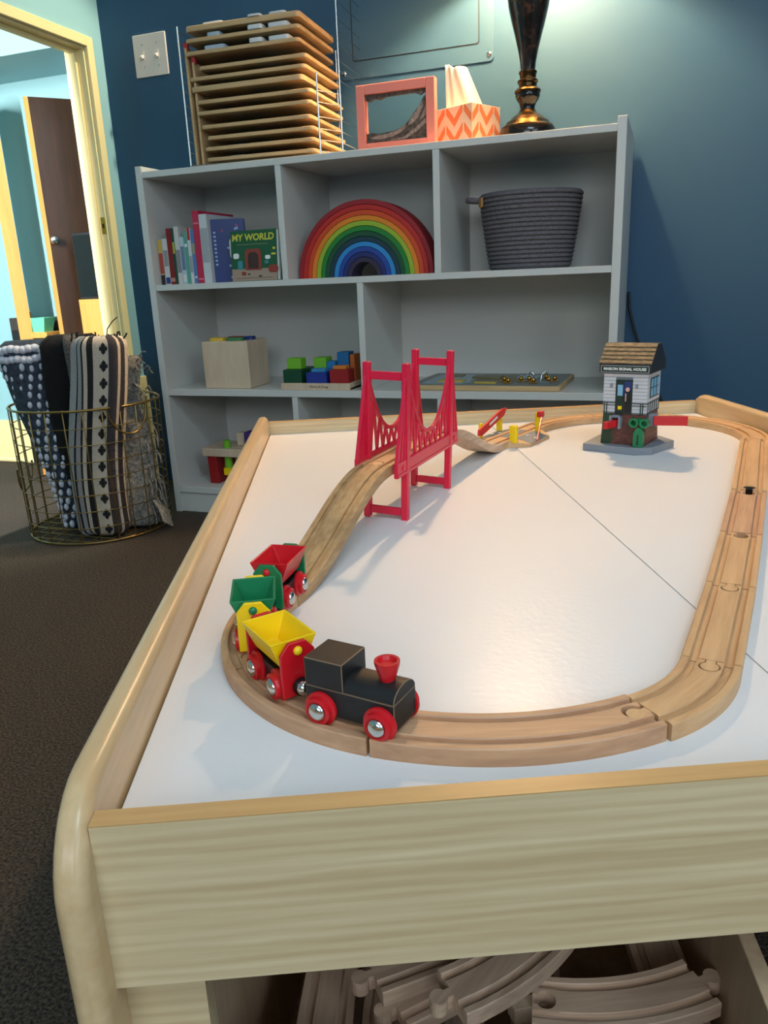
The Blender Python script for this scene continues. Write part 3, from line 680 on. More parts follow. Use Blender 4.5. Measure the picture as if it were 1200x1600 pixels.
MB().ext(rrect(0.0062, 0.0070, 0.003, 3, 0.0048, 0.1045), F - 0.0026, F - 0.0016, 'xz').build('printed_face', 'skin', dr)
MB().box(0.0015, 0.0030, F - 0.0026, F - 0.0020, 0.085, 0.098).build('printed_sleeve', 'skin', dr)
MB().box(-0.0100, -0.0035, F - 0.0026, F - 0.0020, 0.071, 0.077).build('printed_crate', 'yellow', dr)
for x in (-0.022, 0.019):
    MB().ext(rrect(0.004, 0.008, 0.0018, 3, x, 0.110), F - 0.0025, F - 0.0009, 'xz').build('wall_lantern', 'grey_plastic', ho)
rl = MB().box(-hw - .001, hw + .002, F - 0.0022, F - 0.0012, 0.0815, 0.0828).box(-hw - .001, -0.015, F - 0.0022, F - 0.0012, 0.0775, 0.0785).box(0.0125, hw + .002, F - 0.0022, F - 0.0012, 0.0775, 0.0785)
for x in (-0.033, -0.029, 0.026, 0.0295): rl.box(x, x + 0.0013, F - 0.0022, F - 0.0012, 0.064, 0.0815)
rl.build('railing', 'dark_green', ho)
R_ = hw + .0013
rr = MB().box(R_, R_ + .001, -hw, hw, 0.0815, 0.0828)
for i in range(6): rr.box(R_, R_ + .001, -0.030 + i * 0.012, -0.0285 + i * 0.012, 0.064, 0.0815)
rr.build('railing', 'dark_green', ho)
wn = MB().box(R_, R_ + .0012, -0.022, 0.024, 0.090, 0.122).build('window_frame', 'dark_green', ho)
for y in (-0.020, -0.004, 0.012):
    for z in (0.092, 0.107): MB().box(R_ + .0010, R_ + .0016, y, y + 0.0105, z, z + 0.0135).build('pane', 'sky_blue', wn)
rw = 0.0415
gp = [(-rw, 0.131), (rw, 0.131), (rw, 0.146), (rw * 0.28, 0.176), (-rw * 0.28, 0.176), (-rw, 0.146)]
rf = MB().ext([(b, c) for b, c in gp], -rw, rw, 'yz').build('roof', 'roof_dark', ho, bevel=0.001)
for i in range(5):
    a = i / 5; b = (i + 1) / 5
    ya, za = -rw - .0006 + a * rw * 0.72, 0.1465 + a * 0.0300; yb_, zb_ = -rw - .0006 + b * rw * 0.72, 0.1465 + b * 0.0300
    MB().add([(-rw - .0004, ya, za + 0.0016), (rw + .0004, ya, za + 0.0016), (rw + .0004, yb_, zb_ + 0.0004), (-rw - .0004, yb_, zb_ + 0.0004), (-rw - .0004, ya, za - 0.0004), (rw + .0004, ya, za - 0.0004), (rw + .0004, yb_, zb_ - 0.001), (-rw - .0004, yb_, zb_ - 0.001)],
             [(0, 1, 2, 3), (4, 5, 6, 7), (0, 1, 5, 4), (1, 2, 6, 5), (2, 3, 7, 6), (3, 0, 4, 7)]).build('shingle_row', 'shingle', rf)
sg = MB().box(-0.0385, 0.0385, -rw - 0.0008, -rw + .0002, 0.1325, 0.1435).build('sign_board', 'dark_green', ho)
bo = MB()
for (a, b, c, d) in ((-0.0385, 0.0385, 0.1325, 0.1331), (-0.0385, 0.0385, 0.1429, 0.1435), (-0.0385, -0.0379, 0.1325, 0.1435), (0.0379, 0.0385, 0.1325, 0.1435)): bo.box(a, b, -rw - 0.0011, -rw - 0.0007, c, d)
bo.build('sign_border', 'siding', sg)
text('sign_lettering', 'MARON SIGNAL HOUSE', 0.0062, 'print_white', sg, (0, -rw - 0.0010, 0.1379), (PI / 2, 0, 0), bold=0.0002, sx=1.02)
# arms, sockets, green lamp post
sk = MB().box(-0.0205, -0.0165, F - 0.012, F + .002, 0.044, 0.062).box(-0.006, -0.002, F - 0.012, F + .002, 0.040, 0.062).box(-0.0205, -0.002, F - 0.010, F + .002, 0.058, 0.062).build('arm_socket', 'grey_plastic', ho, bevel=0.0008)
MB().cbox((-0.0140, F - 0.017, 0.0490), (0.0085, 0.038, 0.0115), rz=math.radians(-14)).build('signal_arm', 'gate_red', ho, bevel=0.0008)
MB().ext(rrect(0.012, 0.022, 0.003, 3, -0.012, 0.0525), hw, hw + 0.013, 'yz').build('arm_socket', 'grey_plastic', ho, bevel=0.001)
MB().cbox((hw + 0.034, -0.012, 0.0530), (0.052, 0.0050, 0.0155), rz=math.radians(18)).build('signal_arm', 'gate_red', ho, bevel=0.001)
gx, gy = 0.0285, F - 0.010
gpst = MB().ext([(-0.0080, 0.0125), (0.0080, 0.0125), (0.0080, 0.036), (0.0028, 0.045), (-0.0028, 0.045), (-0.0080, 0.036)], gy - 0.005, gy + 0.005, 'xz')
gpst.v = [(x + gx, y, z) for x, y, z in gpst.v]
gpo = gpst.build('lamp_post', 'green', ho, bevel=0.001)
MB().box(gx - 0.0012, gx + 0.0012, gy - 0.0056, gy - 0.004, 0.017, 0.033).build('slot', 'dark_green', gpo)
for dx in (-0.0085, 0.0085):
    MB().lathe([(0.0001, 0.012), (0.0055, 0.012), (0.0078, 0.0), (0.0078, -0.004), (0.0046, -0.004), (0.0040, 0.004), (0.0001, 0.004)], 20, (gx + dx, gy, 0.0520), 'y').build('signal_lamp', 'green', gpo, smooth=40)
MB().cbox((gx - 0.004, gy + 0.012, 0.053), (0.024, 0.016, 0.010)).build('lamp_bracket', 'green', gpo, bevel=0.002)

# ================================================================== TRAIN
WR = 0.0112
def wheel(parent, x, side, y, mat='red'):
    s = side
    w = MB().lathe([(0.0001, 0), (WR, 0), (WR, s * 0.0022), (WR * 0.82, s * 0.0030), (WR * 0.80, s * 0.0062), (WR * 0.62, s * 0.0070), (WR * 0.56, s * 0.0060), (0.0001, s * 0.0060)], 26, (x, s * y, WR), 'y').build('wheel', mat, parent, smooth=35)
    MB().lathe([(WR * 0.54, s * 0.0058), (WR * 0.52, s * 0.0072), (WR * 0.35, s * 0.0088), (0.0001, s * 0.0094)], 20, (x, s * y, WR), 'y').build('hub_cap', 'chrome', w, smooth=60)
def coupler(parent, x, sgn):
    c = MB().lathe([(0.0001, 0), (0.0062, 0), (0.0062, sgn * 0.003), (0.0001, sgn * 0.0032)], 16, (x, 0, 0.0135), 'x').build('coupler', 'chassis', parent, smooth=40)
    MB().ball((x + sgn * 0.0035, 0, 0.0135), 0.0052).build('magnet', 'chrome', c, smooth=60)
def wagon(label, pos, heading, hopper, ends):
    w = thing('hopper_wagon', label, 'toy wagon', TW(pos[0], pos[1], 0.0086), TH + math.radians(heading), 'hopper wagons of the toy train')
    MB().box(-0.0255, 0.0255, -0.0095, 0.0095, 0.006, 0.020).build('chassis', 'chassis', w, bevel=0.001)
    for x in (-0.0165, 0.0165):
        for s in (-1, 1): wheel(w, x, s, 0.0088)
    for s in (-1, 1):
        e = MB().ext([(-0.0125, 0.006), (0.0125, 0.006), (0.0125, 0.037), (0.0062, 0.0445), (-0.0062, 0.0445), (-0.0125, 0.037)], s * 0.0258, s * 0.0290, 'yz').build('end_plate', ends, w, bevel=0.0008)
        MB().ball((s * 0.0292, 0, 0.0385), 0.0032, sc=(0.8, 1, 1)).build('pin', hopper, e, smooth=60)
        coupler(w, s * 0.0300, s)
    # tipping hopper: flared box, open at the top, real wall thickness
    t0, t1, zt_, zb_ = 0.0240, 0.0210, 0.0445, 0.0245; wt, wb = 0.0170, 0.0088; k = 0.0016
    o = [(-t0, -wt, zt_), (t0, -wt, zt_), (t0, wt, zt_), (-t0, wt, zt_), (-t1, -wb, zb_), (t1, -wb, zb_), (t1, wb, zb_), (-t1, wb, zb_)]
    i_ = [(-t0 + k, -wt + k, zt_), (t0 - k, -wt + k, zt_), (t0 - k, wt - k, zt_), (-t0 + k, wt - k, zt_), (-t1 + k, -wb + k, zb_ + k), (t1 - k, -wb + k, zb_ + k), (t1 - k, wb - k, zb_ + k), (-t1 + k, wb - k, zb_ + k)]
    fs = [(4, 5, 6, 7), (0, 1, 5, 4), (1, 2, 6, 5), (2, 3, 7, 6), (3, 0, 4, 7)]
    fs += [(12, 13, 14, 15), (8, 9, 13, 12), (9, 10, 14, 13), (10, 11, 15, 14), (11, 8, 12, 15)]
    fs += [(0, 1, 9, 8), (1, 2, 10, 9), (2, 3, 11, 10), (3, 0, 8, 11)]
    MB().add(o + i_, fs).build('hopper', hopper, w, bevel=0.0005)
    return w
wagon('hopper wagon with yellow tub and red end plates, right behind the locomotive', (0.0853, 0.1546), -61, 'yellow', 'red')
wagon('hopper wagon with green tub and yellow end plates, second in the train', (0.0618, 0.2270), -86, 'green', 'yellow')
wagon('hopper wagon with red tub and green end plates, last in the train', (0.0765, 0.3030), -108, 'red', 'green')
lo = thing('locomotive', 'black wooden toy locomotive with red wheels and red funnel', 'toy locomotive', TW(0.1395, 0.1028, 0.0086), TH + math.radians(-33))
MB().box(-0.033, 0.0305, -0.0140, 0.0140, 0.0065, 0.0250).build('body', 'black_wood', lo, bevel=0.0008)
bp_ = [(-0.0140, 0.0250), (0.0140, 0.0250)] + [(0.0140 * math.cos(a), 0.0255 + 0.0085 * math.sin(a)) for a in [PI * i / 12 for i in range(1, 12)]]
MB().ext(bp_, -0.006, 0.0305, 'yz').build('boiler', 'black_wood', lo, bevel=0.0006)
MB().box(-0.033, -0.005, -0.0142, 0.0142, 0.0250, 0.0440).build('cab', 'black_wood', lo, bevel=0.0010)
MB().lathe([(0.0001, 0.030), (0.0042, 0.030), (0.0046, 0.036), (0.0080, 0.0475), (0.0080, 0.0495), (0.0060, 0.0495), (0.0050, 0.0470), (0.0001, 0.0470)], 22, (0.0190, 0, -0.003)).build('funnel', 'red', lo, smooth=35)
for x in (-0.0215, 0.0210):
    for s in (-1, 1): wheel(lo, x, s, 0.0138)
for ch_ in lo.children:
    if ch_.name.split('.')[0] in ('body', 'boiler', 'cab'):
        ch_.data.materials.append(M['wear'])
        for md in ch_.modifiers: md.material = 1; md.width = 0.00055
coupler(lo, -0.0335, -1)
MB().cbox((0.0, 0, 0.0055), (0.010, 0.012, 0.004)).build('axle_block', 'chassis', lo)
# ================================================================== TOP OF THE BOOKSHELF
ZT = 0.964
# wire rack with puzzles
RKX, RKY, RKR = 0.345, 0.155, math.radians(3)
rk = thing('wire_puzzle_rack', 'chrome wire rack holding a stack of wooden puzzle boards', 'wire rack', (RKX, RKY, ZT), RKR)
def wire(pts, name='wire', r=0.0016, par=rk, mat='steel'): return MB().tube(pts, r, 6).build(name, mat, par, smooth=60)
for x, y, h in ((-0.182, -0.132, 0.330), (-0.182, 0.128, 0.33), (0.222, -0.060, 0.410), (0.186, -0.128, 0.19), (0.150, 0.128, 0.30)):
    wire([(x, y, 0.002), (x, y, h)], 'upright', 0.0022)
LV = [1.292, 1.264, 1.235, 1.199, 1.176, 1.154, 1.121, 1.095, 1.062, 1.035, 1.009, 0.983]
for i, z in enumerate(LV):
    zz = z - ZT - 0.008
    wire([(-0.182, -0.132, zz), (-0.182, 0.128, zz)], 'rung', 0.0012); wire([(0.222, -0.060, zz), (0.222, 0.128, zz)], 'rung', 0.0012)
    if zz < 0.18: wire([(0.186, -0.128, zz), (0.222, -0.060, zz)], 'rung', 0.0012)
for k in (0.395, 0.36): wire([(0.222, -0.060, k), (0.222, 0.128, k)], 'rung', 0.0012)
for y in (-0.132, 0.128): wire([(-0.182, y, 0.003), (0.2, y, 0.003)], 'base_wire', 0.002)
LBL = ['topmost', 'second', 'third', 'fourth', 'fifth', 'sixth', 'seventh', 'eighth', 'ninth', 'tenth', 'eleventh', 'lowest']
XO = [(-.165, .150), (-.168, .148), (-.172, .146), (-.138, .162), (-.166, .158), (-.165, .149), (-.152, .168), (-.155, .166), (-.147, .164), (-.133, .170), (-.142, .170), (-.140, .171)]
PCOL = [('blue_piece', (170, 186, 200)), ('white_piece', (206, 212, 214)), ('yellow_piece', (220, 180, 60)), ('red_piece', (168, 34, 40)), ('green_piece', (60, 120, 70))]
for n, c in PCOL: M[n] = plain(n, c, 0.5)
for i, z in enumerate(LV):
    x0, x1 = XO[i]; th = 0.013 if i in (5, 0) else 0.0095
    p = thing('puzzle_board', '%s wooden puzzle board in the wire rack, %s' % (LBL[i], 'grey pieces on it' if i in (0, 1, 2) else 'edge toward the room'), 'puzzle', (RKX, RKY, z - th + 0.0015), RKR, 'puzzles in the wire rack')
    MB().ext(rrect(x1 - x0, 0.252, 0.012, 4, (x0 + x1) / 2, 0.0), 0, th).build('board', 'puzzle_wood', p, bevel=0.002)
    MB().ext(rrect(x1 - x0 - 0.03, 0.222, 0.008, 3, (x0 + x1) / 2, 0.0), th - 0.001, th + 0.0008).build('picture_well', 'dark_brown', p)
    rnd = random.Random(i)
    cells = [(-0.09, -0.10), (0.03, -0.11), (0.09, -0.105)] if i in (0, 1, 2) else [(-0.06, -0.08), (0.05, -0.06)]
    for (a, b) in cells:
        w = rnd.uniform(0.035, 0.06); cl = rnd.choice(['blue_piece', 'white_piece']) if i < 3 else rnd.choice(['yellow_piece', 'red_piece', 'green_piece', 'blue_piece'])
        MB().ext(rrect(w, 0.04, 0.008, 3, a, b), th, th + (0.010 if i < 3 and i else 0.005)).build('puzzle_piece', cl, p, bevel=0.001)
for k, (dx, hh) in enumerate(((-0.176, 0.285), (-0.158, 0.250))):
    p = thing('puzzle_board', 'thin wooden board standing on edge at the left of the rack, %s' % ('taller one' if k == 0 else 'shorter one'), 'puzzle', (RKX + dx, RKY, ZT + 0.0005), RKR, 'upright boards in the wire rack')
    p.rotation_euler = (0, math.radians(-0.5), RKR)
    MB().box(0, 0.007, -0.125, 0.12, 0, hh).build('board', 'puzzle_wood', p, bevel=0.002)
    MB().ext(rrect(0.012, 0.012, 0.003, 3, 0.004, -0.118), hh - 0.004, hh + 0.012).build('puzzle_piece', 'red_piece', p)
# coral sand picture
fr = thing('sand_picture', 'coral pink framed sand picture standing on the bookshelf', 'picture frame', (0.7385, 0.05, ZT), math.radians(0))
fw, fh, fb = 0.1, 0.148, 0.022
for (a, b, c, d) in ((-fw, -fw + fb, 0, fh), (fw - fb, fw, 0, fh), (-fw + fb, fw - fb, fh - fb, fh), (-fw + fb, fw - fb, 0, fb * 0.8)):
    MB().box(a, b, -0.012, 0.012, c, d).build('frame_bar', 'pink', fr, bevel=0.002)
MB().box(-fw + fb, fw - fb, -0.0055, -0.0045, fb * 0.8, fh - fb).build('glass_pane', 'glass', fr)
pts = [(-0.077, 0.018), (0.077, 0.018), (0.077, 0.112), (0.070, 0.108), (0.060, 0.092), (0.045, 0.076), (0.034, 0.062), (0.018, 0.050), (0.0, 0.042), (-0.02, 0.040), (-0.045, 0.037), (-0.060, 0.041), (-0.077, 0.040)]
MB().ext(pts, -0.0035, 0.0035, 'xz').build('sand', 'sand', fr)
for pl, mt in (([(-0.070, 0.030), (-0.045, 0.034), (-0.02, 0.037), (0.0, 0.040), (0.02, 0.049), (0.034, 0.060), (0.030, 0.050), (0.012, 0.036), (-0.015, 0.028), (-0.045, 0.025)], 'sand_light'),
               ([(0.020, 0.046), (0.038, 0.064), (0.052, 0.080), (0.066, 0.100), (0.069, 0.088), (0.056, 0.066), (0.040, 0.052)], 'sand_light'),
               ([(-0.02, 0.020), (0.02, 0.026), (0.05, 0.044), (0.076, 0.062), (0.076, 0.052), (0.05, 0.034), (0.02, 0.020)], 'sand_light'),
               ([(0.060, 0.058), (0.076, 0.090), (0.076, 0.070)], 'sand_light')):
    MB().ext(pl, -0.0042, -0.0030, 'xz').build('sand_streak', mt, fr)
MB().ext([(-0.077, 0.126), (-0.077, 0.114), (-0.066, 0.110), (-0.055, 0.116), (-0.040, 0.112), (-0.025, 0.118), (0.05, 0.119), (0.062, 0.113), (0.077, 0.120), (0.077, 0.126)], -0.0035, 0.0035, 'xz').build('hanging_sand', 'sand', fr)
# tissue box
tx = thing('tissue_box', 'orange and peach chevron tissue box with a tissue pulled up', 'tissue box', (0.902, 0.118, ZT), math.radians(-26))
hb, hz = 0.0545, 0.084
MB().box(-hb, hb, -hb, hb, 0, hz).build('carton', 'tissue_box', tx, bevel=0.0015)
def clip_poly(pl, x0, x1, z0, z1):
    for ax, lim, sg in ((0, x0, 1), (0, x1, -1), (1, z0, 1), (1, z1, -1)):
        out = []
        for i in range(len(pl)):
            p, q = pl[i], pl[(i + 1) % len(pl)]; dp, dq = sg * (p[ax] - lim), sg * (q[ax] - lim)
            if dp >= 0: out.append(p)
            if dp * dq < 0:
                t = dp / (dp - dq); out.append((p[0] + (q[0] - p[0]) * t, p[1] + (q[1] - p[1]) * t))
        pl = out
        if len(pl) < 3: return None
    return pl
def clip_chev(face):
    for cx in (-0.056, 0.0, 0.056):
        for cz in (-0.036, 0.006, 0.048):
            for s in (-1, 1):
                w = 0.0095
                a, b = (cx, cz), (cx + s * 0.0255, cz + 0.030)
                pl = clip_poly([(a[0], a[1] - w), (b[0], b[1] - w), (b[0], b[1] + w), (a[0], a[1] + w)], -hb + .0015, hb - .0015, 0.0015, hz - 0.0015)
                if not pl: continue
                m = MB()
                if face == 'front': m.ext(pl, -hb - 0.0004, -hb + 0.0002, 'xz')
                else: m.ext(pl, hb - 0.0002, hb + 0.0004, 'yz')
                m.build('chevron_print', 'tissue_orange', tx)
clip_chev('front'); clip_chev('right')
def tis(u, v):
    a = (u - 0.5) * 2; w = 0.041 - 0.016 * v
    return (a * w - 0.008 - 0.030 * v, -0.006 + 0.6 * a * w + 0.008 * math.sin(5.5 * u + 1.2) * (0.5 + 0.6 * v) + 0.004 * math.sin(16 * u), hz - 0.004 + 0.104 * v - 0.007 * (a + 0.2) * v + 0.003 * math.sin(9 * u) * v)
t_ = MB().grid(tis, 16, 14).build('tissue', 'tissue', tx, smooth=80)
t_.modifiers.new('thick', 'SOLIDIFY').thickness = 0.0012
# table lamp
LXP, LYP = 1.044, 0.125
lm = thing('table_lamp', 'dark marble and bronze table lamp at the right end of the bookshelf top', 'lamp', (LXP, LYP, ZT))
Z0 = 0.985 - ZT
MB().lathe([(0.001, 0), (0.066, 0), (0.067, 0.006), (0.067, 0.022), (0.064, 0.027), (0.001, 0.028)], 40).build('foot', 'lampblack', lm, smooth=40)
MB().lathe([(0.06, 0.027), (0.061, 0.031), (0.052, 0.037), (0.050, 0.042), (0.042, 0.046), (0.038, 0.051), (0.030, 0.056), (0.022, 0.062), (0.019, 0.068), (0.001, 0.068)], 40).build('foot_rings', 'bronze', lm, smooth=50)
MB().lathe([(0.001, 0.067), (0.018, 0.067), (0.017, 0.073), (0.020, 0.082), (0.027, 0.092), (0.0295, 0.100), (0.027, 0.106), (0.001, 0.106)], 40).build('knop', 'lampblack', lm, smooth=60)
MB().lathe([(0.001, 0.104), (0.030, 0.104), (0.031, 0.109), (0.027, 0.114), (0.021, 0.117), (0.021, 0.124), (0.024, 0.127), (0.024, 0.131), (0.019, 0.135), (0.019, 0.143), (0.021, 0.146), (0.021, 0.150), (0.017, 0.152), (0.001, 0.152)], 40).build('collar', 'bronze', lm, smooth=40)
MB().lathe([(0.001, 0.150), (0.0165, 0.150), (0.0185, 0.170), (0.0235, 0.195), (0.031, 0.225), (0.040, 0.258), (0.0465, 0.285), (0.050, 0.310), (0.050, 0.330), (0.045, 0.350), (0.032, 0.368), (0.020, 0.378), (0.001, 0.380)], 44).build('vase_body', 'marble', lm, smooth=80)
MB().lathe([(0.018, 0.378), (0.020, 0.384), (0.010, 0.392), (0.008, 0.410), (0.014, 0.414), (0.014, 0.470), (0.006, 0.474), (0.001, 0.474)], 24).build('socket', 'bronze', lm, smooth=40)
sd = MB()
pr = [(0.175, 0.462), (0.108, 0.700), (0.106, 0.700), (0.173, 0.462)]
n = 48
vs = [(r * math.cos(2 * PI * j / n), r * math.sin(2 * PI * j / n), z) for r, z in pr for j in range(n)]
sd.add(vs, [(i * n + j, i * n + (j + 1) % n, ((i + 1) % 4) * n + (j + 1) % n, ((i + 1) % 4) * n + j) for i in range(4) for j in range(n)]).build('lamp_shade', 'shade', lm, smooth=40)
MB().ball((0, 0, 0.520), 0.028, sc=(1, 1, 1.2)).build('bulb', 'bulb', lm, smooth=80)
pl_ = light('table_lamp_light', 'POINT', (LXP, LYP, ZT + 0.585), LAMP_W, (1.0, 0.69, 0.39), 0.03)
# power cord beside the shelf
tag(MB().tube([(1.288, 0.318, 0.60), (1.292, 0.316, 0.555), (1.306, 0.315, 0.505), (1.327, 0.315, 0.445), (1.35, 0.315, 0.39), (1.372, 0.315, 0.345), (1.392, 0.315, 0.300), (1.40, 0.315, 0.20), (1.37, 0.312, 0.08), (1.32, 0.312, 0.012)], 0.0035, 8).build('power_cord', 'cord', smooth=60), 'black power cord hanging down the blue wall beside the bookshelf', 'cord')

# ================================================================== UPPER SHELF (z 0.668)
Z2 = 0.668
def book(x, w, h, d, cover, label, lean=0, y=0.03, pages=True, stripe=None, title=None, group='books on the upper left shelf'):
    M.setdefault('bk_%d_%d_%d' % cover, plain('book_%d_%d_%d' % cover, cover, 0.45)); mm = 'bk_%d_%d_%d' % cover
    b = thing('book', label, 'book', (x, y, Z2 + 0.0003), 0, group)
    b.rotation_euler = (0, lean, 0)
    k = 0.0012
    MB().box(0, w, 0, 0.0012, 0, h).build('spine', mm, b)
    MB().box(0, k, 0.0012, d, 0, h).build('cover', mm, b); MB().box(w - k, w, 0.0012, d, 0, h).build('cover', mm, b)
    MB().box(k, w - k, 0.0012, d - 0.004, 0.003, h - 0.003).build('page_block', 'print_white', b)
    if stripe:
        for (z0_, z1_, c) in stripe:
            M.setdefault('bk_%d_%d_%d' % c, plain('book_%d_%d_%d' % c, c, 0.45))
            MB().box(0.0012, w - 0.0012, -0.0004, 0.0004, z0_ * h, z1_ * h).build('spine_print', 'bk_%d_%d_%d' % c, b)
    return b
BK = [(0.0225, 0.015, 0.122, 0.10, (190, 176, 150), 'pale book with red and black spine print at the far left of the row', [(0.0, .22, (40, 36, 40)), (.25, .7, (170, 70, 62)), (.72, .98, (200, 170, 80))]),
      (0.0385, 0.016, 0.124, 0.13, (206, 206, 204), 'short white book with a small blue square on its spine', [(.02, .16, (40, 60, 130)), (.4, .75, (150, 150, 154))]),
      (0.0555, 0.015, 0.150, 0.15, (132, 26, 28), 'dark red hardback between two white books', [(.05, .12, (190, 140, 120))]),
      (0.0715, 0.008, 0.150, 0.15, (22, 72, 54), 'thin dark green book beside the red hardback', [(.55, .75, (190, 180, 60))]),
      (0.0805, 0.015, 0.153, 0.16, (200, 196, 190), 'tall off-white book with grey spine lettering', [(.2, .6, (130, 130, 136))]),
      (0.0965, 0.013, 0.125, 0.14, (176, 194, 206), 'pale blue book with a patterned spine', [(.3, .8, (96, 120, 150)), (.05, .2, (210, 214, 214))]),
      (0.1105, 0.011, 0.140, 0.15, (86, 156, 138), 'mint green book in the middle of the row', [(.7, .76, (220, 220, 216))]),
      (0.1225, 0.010, 0.148, 0.15, (206, 206, 206), 'white book with a red top band on its spine', [(.78, 1.0, (170, 24, 34)), (.2, .5, (150, 150, 156))]),
      (0.1335, 0.011, 0.142, 0.15, (78, 118, 168), 'medium blue book beside the tall crimson one', [(.1, .14, (190, 200, 210)), (.55, .75, (150, 150, 120))]),
      (0.1455, 0.019, 0.190, 0.19, (186, 30, 70), 'tall crimson ring-bound book, tallest of the row', [(.05, .07, (220, 120, 140)), (.82, .84, (220, 120, 140))]),
      (0.1655, 0.024, 0.180, 0.18, (196, 200, 202), 'thick white binder next to the tall crimson book', [(.3, .8, (160, 164, 168))])]
for (x, w, h, d, c, lb, st_) in BK: book(x, w, h, d, c, lb, 0, 0.03, True, st_)
# blue picture book standing at an angle, cover toward the room
bb = thing('book', 'royal blue picture book with dotted cover, turned toward the room', 'book', (0.191, 0.046, Z2 + 0.0003), math.radians(20), 'books on the upper left shelf')
M['royal'] = plain('royal_blue_cover', (22, 48, 112), 0.4); M['pale_blue'] = plain('pale_blue_print', (150, 176, 214), 0.5); M['rose'] = plain('rose_print', (150, 70, 110), 0.5)
MB().box(0, 0.092, 0, 0.002, 0, 0.166).build('front_cover', 'royal', bb); MB().box(0, 0.002, 0.002, 0.016, 0, 0.166).build('spine', 'royal', bb)
MB().box(0, 0.092, 0.014, 0.016, 0, 0.166).build('back_cover', 'royal', bb); MB().box(0.002, 0.089, 0.002, 0.014, 0.003, 0.163).build('page_block', 'print_white', bb)
MB().ext(rrect(0.030, 0.060, 0.014, 5, 0.062, 0.088), -0.0006, 0.0002, 'xz').build('cover_window', 'print_white', bb)
MB().ext(rrect(0.018, 0.042, 0.008, 5, 0.062, 0.086), -0.0009, -0.0004, 'xz').build('cover_figure', 'sand_light', bb)
for i in range(9): MB().box(0.005, 0.0115, -0.0005, 0.0001, 0.045 + 0.0105 * i, 0.050 + 0.0105 * i).build('spine_mark', 'pale_blue', bb)
rnd = random.Random(3)
for i in range(16):
    a, z = rnd.uniform(0.03, 0.088), rnd.uniform(0.008, 0.160)
    if 0.045 < a < 0.08 and 0.05 < z < 0.125: continue
    MB().ext([(a + 0.0035 * math.cos(q * PI / 4), z + 0.0035 * math.sin(q * PI / 4)) for q in range(8)], -0.0005, 0.0001, 'xz').build('cover_dot', 'rose' if i % 2 else 'pale_blue', bb)
# MY WORLD board book facing out
mw = thing('book', 'green picture book titled MY WORLD standing face out against the divider', 'book', (0.257, 0.024, Z2 + 0.0003), math.radians(-2), 'books on the upper left shelf')
mw.rotation_euler = (math.radians(-4), 0, math.radians(-2))
M['bookgreen'] = plain('book_green', (24, 84, 48), 0.45); M['bookyellow'] = plain('book_title_yellow', (206, 200, 70), 0.5); M['bookred'] = plain('book_red', (140, 54, 38), 0.5); M['bookfloor'] = plain('book_beige', (160, 136, 118), 0.5); M['bookdark'] = plain('book_dark_brown', (60, 34, 28), 0.5); M['bookteal'] = plain('book_teal', (60, 130, 140), 0.5)
MB().box(0, 0.142, 0, 0.0025, 0, 0.131).build('front_cover', 'bookgreen', mw, bevel=0.0008); MB().box(0.002, 0.146, 0.0025, 0.012, 0.002, 0.129).build('page_block', 'print_white', mw); MB().box(0, 0.148, 0.012, 0.0145, 0, 0.131).build('back_cover', 'bookgreen', mw)
MB().box(0.001, 0.141, -0.0004, 0.0002, 0.001, 0.032).build('printed_floor', 'bookfloor', mw)
text('title', 'MY WORLD', 0.0238, 'bookyellow', mw, (0.070, -0.0006, 0.112), (PI / 2, 0, 0), bold=0.0006, shear=0.08, sx=1.02)
MB().box(0.02, 0.115, -0.0005, 0.0002, 0.0945, 0.0955).build('subtitle_line', 'bookfloor', mw)
MB().ext([(0.044, 0.028), (0.094, 0.028), (0.094, 0.075), (0.088, 0.083), (0.050, 0.083), (0.044, 0.075)], -0.0008, 0.0002, 'xz').build('printed_fireplace', 'bookred', mw)
MB().ext([(0.053, 0.032), (0.085, 0.032), (0.085, 0.066), (0.078, 0.074), (0.060, 0.074), (0.053, 0.066)], -0.0011, -0.0006, 'xz').build('printed_hearth', 'bookdark', mw)
for (a, z, w, h, c) in ((0.012, 0.066, 0.018, 0.014, 'print_white'), (0.024, 0.042, 0.016, 0.024, 'bookteal'), (0.034, 0.020, 0.014, 0.010, 'bookred'), (0.110, 0.060, 0.016, 0.010, 'print_white'), (0.106, 0.048, 0.012, 0.008, 'bookteal'), (0.130, 0.082, 0.008, 0.006, 'bookyellow'), (0.128, 0.068, 0.014, 0.005, 'bookyellow'), (0.126, 0.030, 0.030, 0.020, 'bookred'), (0.050, 0.018, 0.008, 0.004, 'bookdark'), (0.085, 0.012, 0.010, 0.004, 'bookdark')):
    MB().ext(rrect(w, h, min(w, h) * 0.4, 3, a + 0.004, z), -0.0010, 0.0001, 'xz').build('cover_print', c, mw)
MB().box(0.014, 0.126, -0.0008, -0.0003, 0.0075, 0.0085).build('author_line', 'bookdark', mw)
